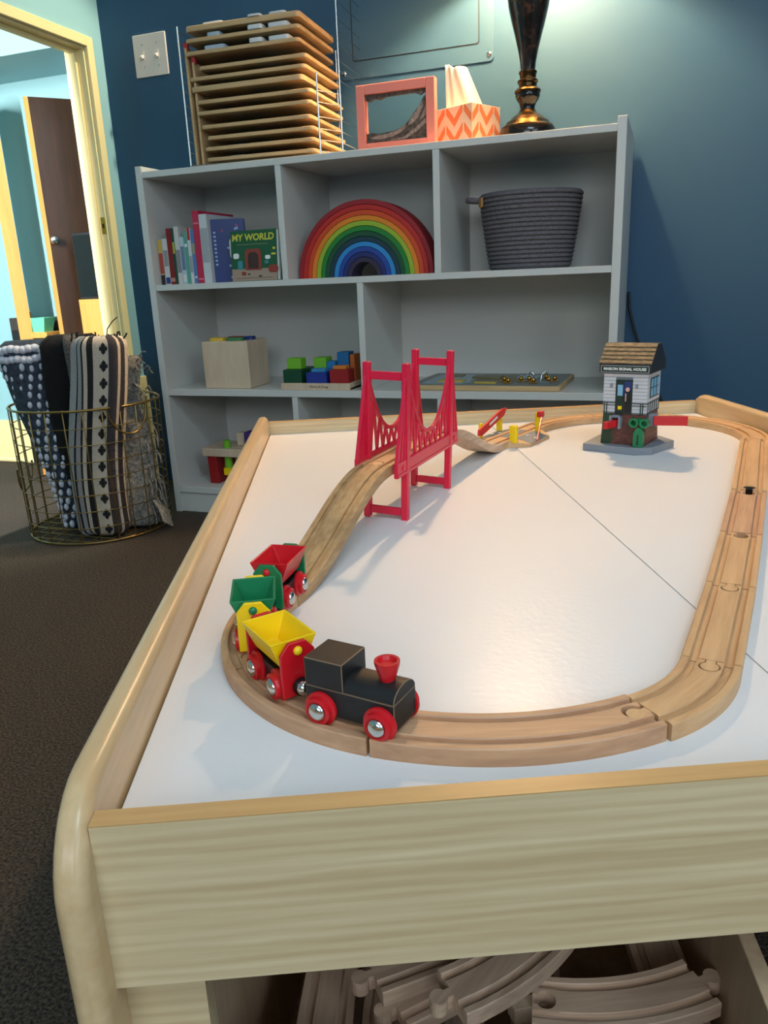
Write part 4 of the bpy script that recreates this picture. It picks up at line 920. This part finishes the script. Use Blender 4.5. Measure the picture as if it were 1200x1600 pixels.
# rainbow arches
RB = [((150, 24, 34), 'dark red'), ((186, 34, 28), 'red'), ((206, 70, 26), 'red-orange'), ((222, 128, 28), 'orange'), ((150, 176, 44), 'lime green'), ((26, 122, 44), 'leaf green'), ((14, 74, 46), 'dark green'), ((14, 52, 66), 'deep teal'), ((42, 132, 196), 'sky blue'), ((28, 64, 148), 'blue'), ((26, 36, 100), 'navy'), ((46, 34, 62), 'dark violet')]
ro, wdt = 0.1885, 0.0128
RCX, RCY = 0.6345, 0.055
for i, (c, nm) in enumerate(RB):
    M['rb%d' % i] = plain('rainbow_%s' % nm.replace(' ', '_').replace('-', '_'), c, 0.55)
    R1 = ro - i * wdt; R0 = R1 - wdt + 0.0007
    nseg = 28
    poly = [(R1 * math.cos(PI * k / nseg), R1 * math.sin(PI * k / nseg)) for k in range(nseg + 1)] + [(R0 * math.cos(PI * k / nseg), R0 * math.sin(PI * k / nseg)) for k in range(nseg, -1, -1)]
    o = MB().ext(poly, -0.0 - 0.0006 * (i % 2), 0.07, 'xz').build('rainbow_arch', 'rb%d' % i, loc=(RCX, RCY, Z2 + 0.0002), bevel=0.0012)
    for p in o.data.polygons: p.use_smooth = False
    tag(o, '%s arch of the nested wooden rainbow%s' % (nm, ', outermost' if i == 0 else ', innermost' if i == 11 else ''), 'toy arch', 'arches of the nested rainbow')
# grey rope basket
rb = thing('rope_basket', 'grey coiled rope basket with a loop handle on the upper right shelf', 'basket', (1.048, 0.165, Z2 + 0.0002), 0)
pf = []
NR = 17
for i in range(NR + 1):
    k = i / NR; r = 0.100 + 0.027 * k ** 0.8; z = 0.004 + 0.176 * k
    pf.append((r, z))
rp_ = [(0.001, 0.0)] + [(0.097, 0.0)]
for i in range(NR):
    (r0, z0), (r1, z1) = pf[i], pf[i + 1]; rm, zm = (r0 + r1) / 2, (z0 + z1) / 2; h = (z1 - z0)
    rp_ += [(rm - 0.001, z0 + h * 0.02), (rm + 0.0025, zm - h * 0.25), (rm + 0.0025, zm + h * 0.25), (rm - 0.001, z1 - h * 0.02)]
rp_ += [(0.124, 0.182), (0.120, 0.178), (0.096, 0.010), (0.001, 0.008)]
MB().lathe(rp_, 56).build('coiled_body', 'rope', rb, smooth=50)
MB().tube([(-0.118, -0.052, 0.168), (-0.137, -0.060, 0.170), (-0.150, -0.048, 0.172), (-0.155, -0.028, 0.172), (-0.150, -0.008, 0.172), (-0.128, -0.004, 0.170)], 0.0065, 10).build('handle', 'rope', rb, smooth=60)
MB().cbox((-0.112, -0.067, 0.163), (0.020, 0.006, 0.022), rz=math.radians(-58)).build('leather_tab', 'leather', rb, bevel=0.002)
MB().ball((-0.112, -0.071, 0.152), 0.003).build('rivet', 'brass', rb, smooth=60)
# ================================================================== MIDDLE SHELF (z 0.375)
Z3 = 0.3752
cb_ = thing('shape_sorter_box', 'plain wooden cube box with coloured shapes in its lid', 'wooden box', (0.2105, 0.0835, Z3), math.radians(1.5))
MB().box(-0.073, 0.073, -0.063, 0.063, 0, 0.133).build('box_body', 'maple_block', cb_, bevel=0.003)
for (x, y, w, h, m) in ((-0.035, -0.030, 0.045, 0.035, 'yellow_piece'), (0.0, 0.010, 0.045, 0.030, 'red_piece'), (0.022, -0.034, 0.050, 0.030, 'green_piece'), (0.046, 0.005, 0.034, 0.030, 'royal')):
    MB().ext(rrect(w, h, 0.010, 4, x, y), 0.130, 0.142).build('shape_piece', m, cb_, bevel=0.002)
tag_tr = thing('block_tray', 'shallow wooden tray with script lettering under the coloured blocks', 'toy tray', (0.4935, 0.066, Z3), 0)
MB().box(-0.1035, 0.1035, -0.058, 0.058, 0, 0.006).build('tray_base', 'maple_block', tag_tr)
for (a, b, c, d) in ((-0.1035, 0.1035, -0.060, -0.052), (-0.1035, 0.1035, 0.052, 0.060), (-0.1035, -0.0965, -0.052, 0.052), (0.0965, 0.1035, -0.052, 0.052)):
    MB().box(a, b, c, d, 0, 0.0185).build('tray_rim', 'maple_block', tag_tr, bevel=0.001)
text('lettering', 'Melissa & Doug', 0.0088, 'bookdark', tag_tr, (0.010, -0.0603, 0.0092), (PI / 2, 0, 0), shear=0.25)
BL = [('dark green', (8, 66, 40), -0.100, -0.044, -0.050, 0.0, 0.054, 'at the left end of the tray front'), ('navy blue', (28, 48, 140), -0.030, 0.031, -0.050, -0.008, 0.046, 'in the middle of the tray front'), ('red', (150, 22, 26), 0.041, 0.0955, -0.050, -0.004, 0.054, 'at the right end of the tray front'),
      ('dark green', (8, 66, 40), -0.090, -0.020, 0.006, 0.048, 0.054, 'in the back row of the tray'), ('lime green', (110, 176, 40), -0.092, -0.048, -0.038, -0.004, 0.084, 'standing on the front dark green block'), ('lime green', (110, 176, 40), -0.026, 0.012, -0.004, 0.040, 0.082, 'standing behind the navy block'),
      ('sky blue', (32, 112, 170), 0.014, 0.040, -0.006, 0.030, 0.072, 'beside the tallest blue block'), ('teal blue', (26, 96, 150), 0.043, 0.078, 0.002, 0.044, 0.096, 'tallest on the tray'), ('light blue', (56, 130, 184), -0.016, 0.026, -0.044, -0.012, 0.056, 'lying on the navy block'),
      ('burnt orange', (190, 96, 34), 0.082, 0.0958, 0.0, 0.046, 0.090, 'at the back right corner of the tray'), ('orange', (206, 116, 40), 0.050, 0.088, -0.046, -0.016, 0.064, 'lying on the red block')]
for nm, c, x0, x1, y0_, y1_, h, where in BL:
    k = 'blk_%d_%d_%d' % c; M.setdefault(k, plain('painted_%s' % nm.replace(' ', '_'), c, 0.45))
    z0_ = 0.0062
    if 'standing on' in where: z0_ = 0.0545
    if 'lying on the navy' in where: z0_ = 0.0465
    if 'lying on the red' in where: z0_ = 0.0545
    o = MB().box(-(x1 - x0) / 2, (x1 - x0) / 2, -(y1_ - y0_) / 2, (y1_ - y0_) / 2, 0, h - z0_).build('toy_block', k, loc=(0.4935 + (x0 + x1) / 2, 0.066 + (y0_ + y1_) / 2, Z3 + z0_), bevel=0.0018)
    tag(o, '%s wooden block %s' % (nm, where), 'toy block', 'coloured blocks on the tray')
pzb = thing('latch_board', 'flat wooden activity board with metal latches on the middle shelf', 'activity board', (0.955, 0.150, Z3), math.radians(-1.5))
MB().ext(rrect(0.400, 0.262, 0.014, 5), 0, 0.013).build('board', 'puzzle_wood', pzb, bevel=0.002)
M['lb_sky'] = plain('board_print_blue', (150, 170, 178), 0.4); M['lb_olive'] = plain('board_print_olive', (112, 104, 70), 0.4); M['lb_yel'] = plain('board_print_yellow', (196, 168, 66), 0.4); M['lb_teal'] = plain('board_print_grey', (106, 120, 124), 0.4)
MB().ext(rrect(0.384, 0.246, 0.010, 4), 0.0128, 0.0134).build('printed_scene', 'lb_teal', pzb)
MB().ext([(-0.17, -0.10), (-0.06, -0.10), (-0.02, 0.02), (-0.05, 0.10), (-0.17, 0.09)], 0.0132, 0.0137).build('printed_meadow', 'lb_sky', pzb)
MB().ext([(-0.05, -0.05), (0.04, -0.08), (0.10, -0.02), (0.06, 0.09), (-0.03, 0.08)], 0.0134, 0.0139).build('printed_barn', 'lb_olive', pzb)
for (x, y, w, h, m, hh) in ((-0.10, -0.05, 0.070, 0.040, 'lb_yel', 0.017), (0.0, -0.085, 0.060, 0.020, 'lb_yel', 0.017), (-0.02, 0.03, 0.080, 0.050, 'lb_olive', 0.018), (0.09, 0.04, 0.055, 0.05, 'lb_sky', 0.017), (-0.12, 0.06, 0.05, 0.04, 'lb_olive', 0.017), (0.14, -0.05, 0.05, 0.05, 'lb_teal', 0.017)):
    MB().ext(rrect(w, h, 0.006, 3, x, y), 0.0134, hh).build('little_door', m, pzb, bevel=0.001)
for (x, y) in ((0.045, -0.060), (0.062, -0.090), (0.088, -0.055), (0.108, -0.050), (0.160, -0.060), (0.172, -0.040), (0.145, -0.010), (0.125, -0.080), (-0.095, -0.060)):
    l_ = MB().box(x - 0.010, x + 0.010, y - 0.004, y + 0.004, 0.015, 0.0175).build('latch_plate', 'brass', pzb)
    MB().ball((x, y, 0.0225), 0.0058).build('latch_knob', 'brass', l_, smooth=60)
MB().tube([(0.140, -0.062, 0.016), (0.142, -0.060, 0.034), (0.150, -0.058, 0.042), (0.158, -0.056, 0.034), (0.160, -0.055, 0.016)], 0.0025, 8).build('latch_hook', 'steel', pzb, smooth=60)
MB().tube([(0.098, -0.02, 0.016), (0.100, -0.02, 0.030), (0.107, -0.02, 0.036), (0.114, -0.02, 0.030), (0.116, -0.02, 0.016)], 0.0025, 8).build('latch_hook', 'steel', pzb, smooth=60)
# ================================================================== LOWER SHELF: pounding bench
Z4 = 0.0802
pb_ = thing('pounding_bench', 'wooden toy workbench with red legs, a green peg and a yellow screw', 'toy bench', (0.215, 0.110, Z4))
MB().ext(rrect(0.270, 0.125, 0.008, 4), 0.085, 0.110).build('bench_top', 'maple_block', pb_, bevel=0.003)
for x in (-0.105, 0.105):
    MB().ext([(x - 0.013, 0), (x + 0.019, 0), (x + 0.015, 0.085), (x - 0.015, 0.085)], -0.055, 0.055, 'xz').build('leg', 'blk_150_22_26', pb_, bevel=0.002)
MB().lathe([(0.001, 0.048), (0.013, 0.048), (0.011, 0.085), (0.011, 0.133), (0.001, 0.134)], 20, (-0.056, -0.040, 0)).build('peg', 'blk_110_176_40', pb_, smooth=40)
sc_ = MB().lathe([(0.001, 0.030), (0.017, 0.030), (0.017, 0.050), (0.001, 0.050)], 6, (-0.052, -0.050, 0)).build('nut', 'yellow', pb_, bevel=0.001)
M['purple'] = plain('painted_purple', (66, 44, 110), 0.5)
for (nm, m, x, y, w, d, h, lb) in (('toy_block', 'maple_block', 0.194, 0.115, 0.034, 0.034, 0.040, 'plain wooden block on the toy workbench'), ('toy_block', 'purple', 0.224, 0.100, 0.022, 0.040, 0.046, 'purple block on the toy workbench'), ('toy_block', 'royal', 0.252, 0.100, 0.026, 0.040, 0.038, 'blue block on the toy workbench')):
    tag(MB().box(-w / 2, w / 2, -d / 2, d / 2, 0, h).build(nm, m, loc=(x, y, Z4 + 0.1102), bevel=0.003), lb, 'toy block', 'blocks on the toy workbench')

# ================================================================== WIRE BASKET WITH BLANKETS
BX, BY, BR, BH = -0.140, -0.165, 0.200, 0.362
bk_ = thing('wire_basket', 'round gold wire basket full of rolled blankets beside the bookshelf', 'basket', (BX, BY, 0.002))
def ring(r, z, n=48): return [(r * math.cos(2 * PI * i / n), r * math.sin(2 * PI * i / n), z) for i in range(n)]
MB().tube(ring(BR, BH), 0.0034, 8, True).build('rim', 'gold_wire', bk_, smooth=60)
MB().tube(ring(BR - 0.004, 0.003), 0.003, 8, True).build('bottom_ring', 'gold_wire', bk_, smooth=60)
for i in range(7):
    z = 0.045 + 0.045 * i; MB().tube(ring(BR - 0.0005 - 0.003 * (1 - z / BH), z), 0.0014, 6, True).build('hoop_wire', 'gold_wire', bk_, smooth=60)
vm = MB().tube([(BR - 0.004, 0, 0.003), (BR - 0.001, 0, BH * 0.6), (BR, 0, BH), (BR - 0.004, 0, BH + 0.003)], 0.0017, 6).mesh('upright_wire', 60); vm.materials.append(M['gold_wire'])
for i in range(26):
    o = bpy.data.objects.new('upright_wire', vm); COL.objects.link(o); o.parent = bk_; o.rotation_euler = (0, 0, 2 * PI * i / 26 + 0.05)
for i in range(-4, 5):
    c = i * 0.042; hlen = math.sqrt(max(0, (BR - 0.006) ** 2 - c * c))
    MB().tube([(c, -hlen, 0.003), (c, hlen, 0.003)], 0.0014, 6).build('base_wire', 'gold_wire', bk_); MB().tube([(-hlen, c, 0.005), (hlen, c, 0.005)], 0.0014, 6).build('base_wire', 'gold_wire', bk_)
for a0, zc in ((math.radians(-18), BH), (math.radians(205), 0.19)):
    pts = []
    for i in range(13):
        t = PI * i / 12; a = a0 + 0.30 * math.cos(t); z = zc - 0.075 * math.sin(t)
        pts.append(((BR + 0.004) * math.cos(a), (BR + 0.004) * math.sin(a), z))
    MB().tube(pts, 0.0026, 8).build('handle', 'gold_wire', bk_, smooth=60)
def column(name, mat, parent, bottom, top, a, b, rz, nphi=44, nv=36, wob=0.006, seed=0, taper=None, noise=0.0, fold=5, sq=0.62):
    """a rolled / folded blanket: closed wavy column from bottom to top centre, half-widths a (across) and b (deep); UV u runs across the front"""
    rnd = random.Random(seed); ph = [rnd.uniform(0, 6.28) for _ in range(8)]
    B, T = Vector(bottom), Vector(top); c, s = math.cos(rz), math.sin(rz)
    vs, uvs = [], []
    for j in range(nv + 1):
        v = j / nv; ctr = B.lerp(T, v)
        kk = 1.0
        if v > 0.94: kk = math.sqrt(max(0.02, 1 - ((v - 0.94) / 0.062) ** 2))
        if v < 0.05: kk = math.sqrt(max(0.05, 1 - ((0.05 - v) / 0.053) ** 2))
        tp = taper(v) if taper else 1.0
        for i in range(nphi):
            f = 2 * PI * i / nphi
            e = 0.62
            cx = -math.copysign(abs(math.cos(f)) ** sq, math.cos(f)); sy = -math.copysign(abs(math.sin(f)) ** sq, math.sin(f))
            w = wob * (math.sin(fold * f + ph[0] + 1.5 * v) + 0.6 * math.sin(2 * fold * f + ph[1] - 3 * v) + 0.7 * math.sin(7 * v + ph[2] + 2 * f))
            x = (a * tp * (0.6 + 0.4 * kk) + 0.3 * w) * cx + 0.01 * math.sin(5 * v + ph[3]); y = (b * tp * (0.5 + 0.5 * kk) + w) * sy
            if noise: x += rnd.uniform(-noise, noise); y += rnd.uniform(-noise, noise)
            vs.append((ctr.x + c * x - s * y, ctr.y + s * x + c * y, ctr.z + (rnd.uniform(-noise, noise) if noise else 0)))
            u = min(0.999, max(0.001, (1 + cx) / 2))
            uvs.append((u, v))
    fs = [(j * nphi + i, j * nphi + (i + 1) % nphi, (j + 1) * nphi + (i + 1) % nphi, (j + 1) * nphi + i) for j in range(nv) for i in range(nphi)]
    fs += [tuple(range(nphi))[::-1], tuple(range(nv * nphi, (nv + 1) * nphi))]
    me = bpy.data.meshes.new(name); me.from_pydata(vs, [], fs); uvl = me.uv_layers.new(name='UVMap')
    for lp in me.loops: uvl.data[lp.index].uv = uvs[lp.vertex_index]
    bm = bmesh.new(); bm.from_mesh(me); bmesh.ops.recalc_face_normals(bm, faces=bm.faces)
    for f in bm.faces: f.smooth = True
    bm.to_mesh(me); bm.free()
    me.materials.append(M[mat]); o = bpy.data.objects.new(name, me); COL.objects.link(o); o.parent = parent
    return o, vs
FACE = math.radians(36)
# blue and white chunky knit
kb = thing('blanket', 'chunky navy and white knitted blanket leaning out at the left of the wire basket', 'blanket', (BX - 0.070, BY - 0.040, 0.008), 0, 'blankets in the wire basket')
o1, v1 = column('knit_body', 'knit', kb, (0.040, 0.0, 0.0), (-0.062, 0.010, 0.528), 0.082, 0.064, FACE, wob=0.003, seed=4, sq=0.9, taper=lambda v: 0.66 + 0.42 * v)
tf = MB(); rows = 21; rnd = random.Random(2)
Bv, Tv = Vector((0.040, 0.0, 0.0)), Vector((-0.062, 0.010, 0.528))
def se(f, a_, b_):
    e = 0.9
    return Vector((-a_ * math.copysign(abs(math.cos(f)) ** e, math.cos(f)), -b_ * math.copysign(abs(math.sin(f)) ** e, math.sin(f))))
for j in range(rows):
    v = 0.03 + 0.93 * j / (rows - 1); ctr = Bv.lerp(Tv, v); tp = 0.66 + 0.42 * v; top_row = j >= rows - 2
    ring_ = [se(2 * PI * q / 400, 0.083 * tp, 0.065 * tp) for q in range(401)]
    acc = [0.0]
    for q in range(400): acc.append(acc[-1] + (ring_[q + 1] - ring_[q]).length)
    step = 0.015 if top_row else 0.0245; t_ = 0.5 * step * (j % 2); q = 0
    while t_ < acc[-1]:
        while acc[q + 1] < t_: q += 1
        x, y = ring_[q]; c, s = math.cos(FACE), math.sin(FACE)
        sz = (0.0125, 1.1, 0.9) if top_row else (0.0080 + rnd.uniform(-0.0012, 0.0014), 0.85, 1.25)
        tf.ball((ctr.x + c * x - s * y + 0.01 * math.sin(5 * v), ctr.y + s * x + c * y, ctr.z + rnd.uniform(-0.004, 0.004)), sz[0], 7, 5, (sz[1], sz[1], sz[2]))
        t_ += step
ko = tf.build('knit_tufts', 'knit_white', kb, smooth=80); ko['kind'] = 'stuff'
# black plush
pbk = thing('blanket', 'black plush blanket with a grey herringbone edge in the middle of the wire basket', 'blanket', (BX + 0.005, BY + 0.010, 0.008), 0, 'blankets in the wire basket')
column('plush_body', 'plush', pbk, (-0.01, -0.02, 0.0), (-0.010, -0.02, 0.540), 0.080, 0.055, FACE, wob=0.005, seed=12, noise=0.0015)
column('herringbone_edge', 'herring', pbk, (0.012, -0.080, 0.0), (0.030, -0.062, 0.542), 0.020, 0.020, FACE, nphi=20, wob=0.003, seed=13)
# striped woven blanket
sbk = thing('blanket', 'cream and black striped woven blanket with star column at the front of the wire basket', 'blanket', (BX + 0.095, BY - 0.088, 0.008), 0, 'blankets in the wire basket')
column('woven_body', 'stripe', sbk, (-0.014, 0.0, 0.0), (0.044, 0.0, 0.540), 0.071, 0.036, FACE - 0.1, nphi=72, nv=60, wob=0.007, seed=21, fold=3)
frg = MB(); rnd = random.Random(5)
for k in range(14):
    x = -0.065 + 0.13 * k / 13; c, s = math.cos(FACE - 0.1), math.sin(FACE - 0.1)
    p0 = Vector((0.050 + c * x, s * x, 0.530)); p1 = p0 + Vector((rnd.uniform(-.006, .010), rnd.uniform(-.006, .006), rnd.uniform(0.010, 0.022)))
    frg.tube([p0, (p0 + p1) / 2 + Vector((0.002, 0, 0)), p1], 0.0022, 5)
frg.tube([(0.072, 0.01, 0.535), (0.078, 0.01, 0.556), (0.092, 0.015, 0.574), (0.106, 0.02, 0.585)], 0.0014, 5)
fo = frg.build('fringe', 'plush', sbk, smooth=60); fo['kind'] = 'stuff'
# grey fringed blanket
gbk = thing('blanket', 'crumpled grey fringed blanket at the right side of the wire basket', 'blanket', (BX + 0.098, BY + 0.030, 0.008), 0, 'blankets in the wire basket')
column('heather_body', 'grey_blanket', gbk, (0.018, -0.02, 0.0), (-0.004, 0.015, 0.300), 0.076, 0.060, FACE, wob=0.008, seed=31, noise=0.003, taper=lambda v: 1.0 - 0.35 * v, fold=7)
column('heather_fold', 'grey_blanket', gbk, (0.008, 0.02, 0.20), (0.042, 0.022, 0.475), 0.036, 0.026, FACE, nphi=26, nv=22, wob=0.007, seed=33, noise=0.003, taper=lambda v: 1.1 - 0.5 * v, fold=4)
fr_ = MB(); rnd = random.Random(8)
for k in range(46):
    a = rnd.uniform(-2.0, 0.75); z = rnd.choice([rnd.uniform(0.02, 0.15), rnd.uniform(0.10, 0.30)])
    p = Vector((0.018 + 0.082 * math.cos(a), -0.02 + 0.066 * math.sin(a), z)); d = Vector((math.cos(a) * 0.010, math.sin(a) * 0.010, -rnd.uniform(0.025, 0.055)))
    fr_.tube([p, p + d * 0.5 + Vector((0.004, 0, 0.004)), p + d], 0.0022, 5)
for k in range(9):
    p = Vector((0.112 - 0.004 * k, -0.060 + 0.010 * k, 0.085 - 0.004 * k)); fr_.tube([p, p + Vector((0.030, -0.018, -0.018)), p + Vector((0.048, -0.030, -0.050 - 0.001 * k))], 0.003, 5)
for k in range(14):
    p = Vector((0.045 + rnd.uniform(-.02, .03), 0.022 + rnd.uniform(-.02, .02), 0.40 + rnd.uniform(-.06, .075))); fr_.tube([p, p + Vector((0.014, -0.006, 0.010)), p + Vector((0.026, -0.008, rnd.uniform(-0.01, 0.012)))], 0.0022, 5)
go = fr_.build('fringe', 'grey_blanket', gbk, smooth=60); go['kind'] = 'stuff'

# ================================================================== STORAGE BIN UNDER THE TABLE, FULL OF LOOSE TRACK
ba_ = math.radians(-10.5)
bn = thing('storage_bin', 'open wooden storage bin under the table filled with loose track', 'storage bin', TW(0.018, 0.036, -0.377), TH + ba_)
bw, bdp, bhh, bt = 0.361, 0.48, 0.227, 0.011
MB().box(0, bt, 0, bdp, 0, bhh).build('side_wall', 'bin_wood', bn, bevel=0.001); MB().box(bw - bt, bw, 0, bdp, 0, bhh).build('side_wall', 'bin_wood', bn, bevel=0.001)
MB().box(bt, bw - bt, 0, bt, 0, bhh - 0.03).build('front_wall', 'bin_wood', bn, bevel=0.001); MB().box(bt, bw - bt, bdp - bt, bdp, 0, bhh).build('rear_wall', 'bin_wood', bn, bevel=0.001)
MB().box(bt, bw - bt, bt, bdp - bt, 0.008, 0.016).build('bin_floor', 'bin_wood', bn)
def pile(pts, z, label, mat, peg=None, socket=True, tilt=(0, 0)):
    p2 = [Vector((p[0], p[1], z)) for p in pts]
    return track_piece(p2, label, mat, peg or mat, socket, group='loose track in the storage bin', name='loose_track', xf=tilt)
pile(straight_pts((0.135, 0.075), (0.17, 0.30)), -0.262, 'loose straight track deep in the bin on the left', 'track_old')
pile(straight_pts((0.19, 0.07), (0.23, 0.30)), -0.2625, 'loose straight track deep in the middle of the bin', 'track_old')
pile(straight_pts((0.25, 0.065), (0.29, 0.30)), -0.262, 'loose straight track deep in the bin right of the middle', 'track_old2')
pile(straight_pts((0.352, 0.055), (0.378, 0.30)), -0.252, 'loose track lying along the right wall of the bin', 'track_old2')
sw_ = pile(straight_pts((0.094, 0.055), (0.118, 0.235)), -0.240, 'worn two-way switch track at the left end of the pile', 'track_old2', tilt=(math.radians(2), 0))
cpt = Vector((0.106, 0.145, -0.240)); bp2 = Path([p - cpt for p in arc_pts((0.345, 0.072), 0.20, 180, 128, 14, -0.240)])
bmb = MB(); sweep(bmb, bp2, [(a, b + 0.0003) for a, b in HP], 0.0, bp2.L, 12); bmb.xf(Matrix.Rotation(-math.atan2(0.18, 0.024), 3, 'Z')); bmb.build('branch_leg', 'track_old2', sw_)
pile(straight_pts((0.285, 0.150), (0.136, 0.1035)), -0.208, 'grey worn track with a round peg at its left end', 'track_old', tilt=(math.radians(3), 0))
pile(straight_pts((0.255, 0.135), (0.150, 0.090)), -0.2225, 'worn straight track lying under the grey pegged one', 'track_old2')
pile(arc_pts((0.12, 0.26), 0.205, -14, -71), -0.192, 'big grey curved track sweeping across the middle of the pile', 'track_old', tilt=(0, math.radians(-2)))
pile(arc_pts((0.305, 0.290), 0.212, -106, -72, 16), -0.224, 'curved track lying across the right of the pile, smooth side out', 'track_old2')
pile(straight_pts((0.250, 0.185), (0.345, 0.170)), -0.205, 'dark straight track at the back right of the pile', 'track_old')
pile(straight_pts((0.232, 0.078), (0.310, 0.055)), -0.249, 'grey track low in the front right of the pile', 'track_old')
wd = tag(MB().ext([(0, 0), (0.075, 0.012), (0.070, 0.0), (0.004, -0.010)], 0, 0.014).build('wooden_wedge', 'maple_block', loc=TW(0.232, 0.098, -0.238), rot=(0, 0, TH - 0.05), bevel=0.001), 'pale speckled wooden wedge lying on the loose track', 'toy wedge')
# ================================================================== THE HALL
wc = thing('wooden_cabinet', 'narrow pale wooden cabinet in the hall beside the door jamb', 'cabinet', (-0.487, 0.350, 0), 0)
MB().box(-0.040, 0.060, -0.030, 0.04, 0.02, 0.634).build('carcass', 'orange_wood', wc, bevel=0.002)
MB().box(-0.036, 0.056, -0.034, -0.030, 0.03, 0.62).build('cabinet_door', 'orange_wood', wc, bevel=0.001)
MB().box(-0.034, 0.054, -0.024, 0.036, 0, 0.02).build('plinth', 'dark_brown', wc)
mo = thing('monitor', 'black flat screen standing on the pale cabinet in the hall', 'monitor', (-0.487, 0.345, 0.6345), 0)
MB().box(-0.044, 0.060, -0.008, 0.010, 0.0, 0.216).build('screen_case', 'black', mo, bevel=0.002)
MB().box(-0.040, 0.056, -0.0090, -0.0075, 0.008, 0.208).build('screen', 'lampblack', mo)
hb_ = thing('hall_bench', 'small wooden bench in the hall holding a mint bin', 'bench', (-0.757, 0.385, 0), math.radians(0))
MB().box(-0.046, 0.050, -0.045, 0.045, 0.505, 0.526).build('bench_top', 'orange_wood', hb_, bevel=0.002)
for x in (-0.040, 0.034):
    for y in (-0.038, 0.030): MB().box(x, x + 0.009, y, y + 0.009, 0, 0.505).build('leg', 'orange_wood', hb_)
mb_ = thing('mint_bin', 'mint green plastic bin on the small hall bench', 'plastic bin', (-0.757, 0.372, 0.5262), 0)
fl = [(-0.040, -0.022, 0), (0.032, -0.022, 0), (0.032, 0.022, 0), (-0.040, 0.022, 0), (-0.044, -0.027, 0.050), (0.046, -0.027, 0.050), (0.046, 0.027, 0.050), (-0.044, 0.027, 0.050)]
fi = [(a * 0.94, b * 0.92, c + (0.003 if c == 0 else 0)) for a, b, c in fl]
MB().add(fl + fi, [(0, 1, 2, 3), (0, 1, 5, 4), (1, 2, 6, 5), (2, 3, 7, 6), (3, 0, 4, 7), (8, 9, 10, 11), (8, 9, 13, 12), (9, 10, 14, 13), (10, 11, 15, 14), (11, 8, 12, 15), (4, 5, 13, 12), (5, 6, 14, 13), (6, 7, 15, 14), (7, 4, 12, 15)]).build('bin_body', 'mint', mb_)
MB().tube([(-0.040, 0.0, 0.046), (-0.043, -0.002, 0.062), (-0.036, -0.004, 0.068)], 0.005, 8).build('ladle', 'leather', mb_, smooth=60)
ds = thing('dark_cabinet', 'low dark brown cabinet against the hall wall behind the mint bin', 'cabinet', (-0.80, 0.456, 0), 0)
MB().box(-0.16, 0.12, -0.024, 0.024, 0.01, 0.575).build('carcass', 'dark_brown', ds, bevel=0.002)
MB().box(-0.155, 0.115, -0.027, -0.024, 0.02, 0.53).build('cabinet_door', 'black', ds)
MB().box(-0.150, 0.110, -0.020, 0.020, 0, 0.01).build('plinth', 'black', ds)
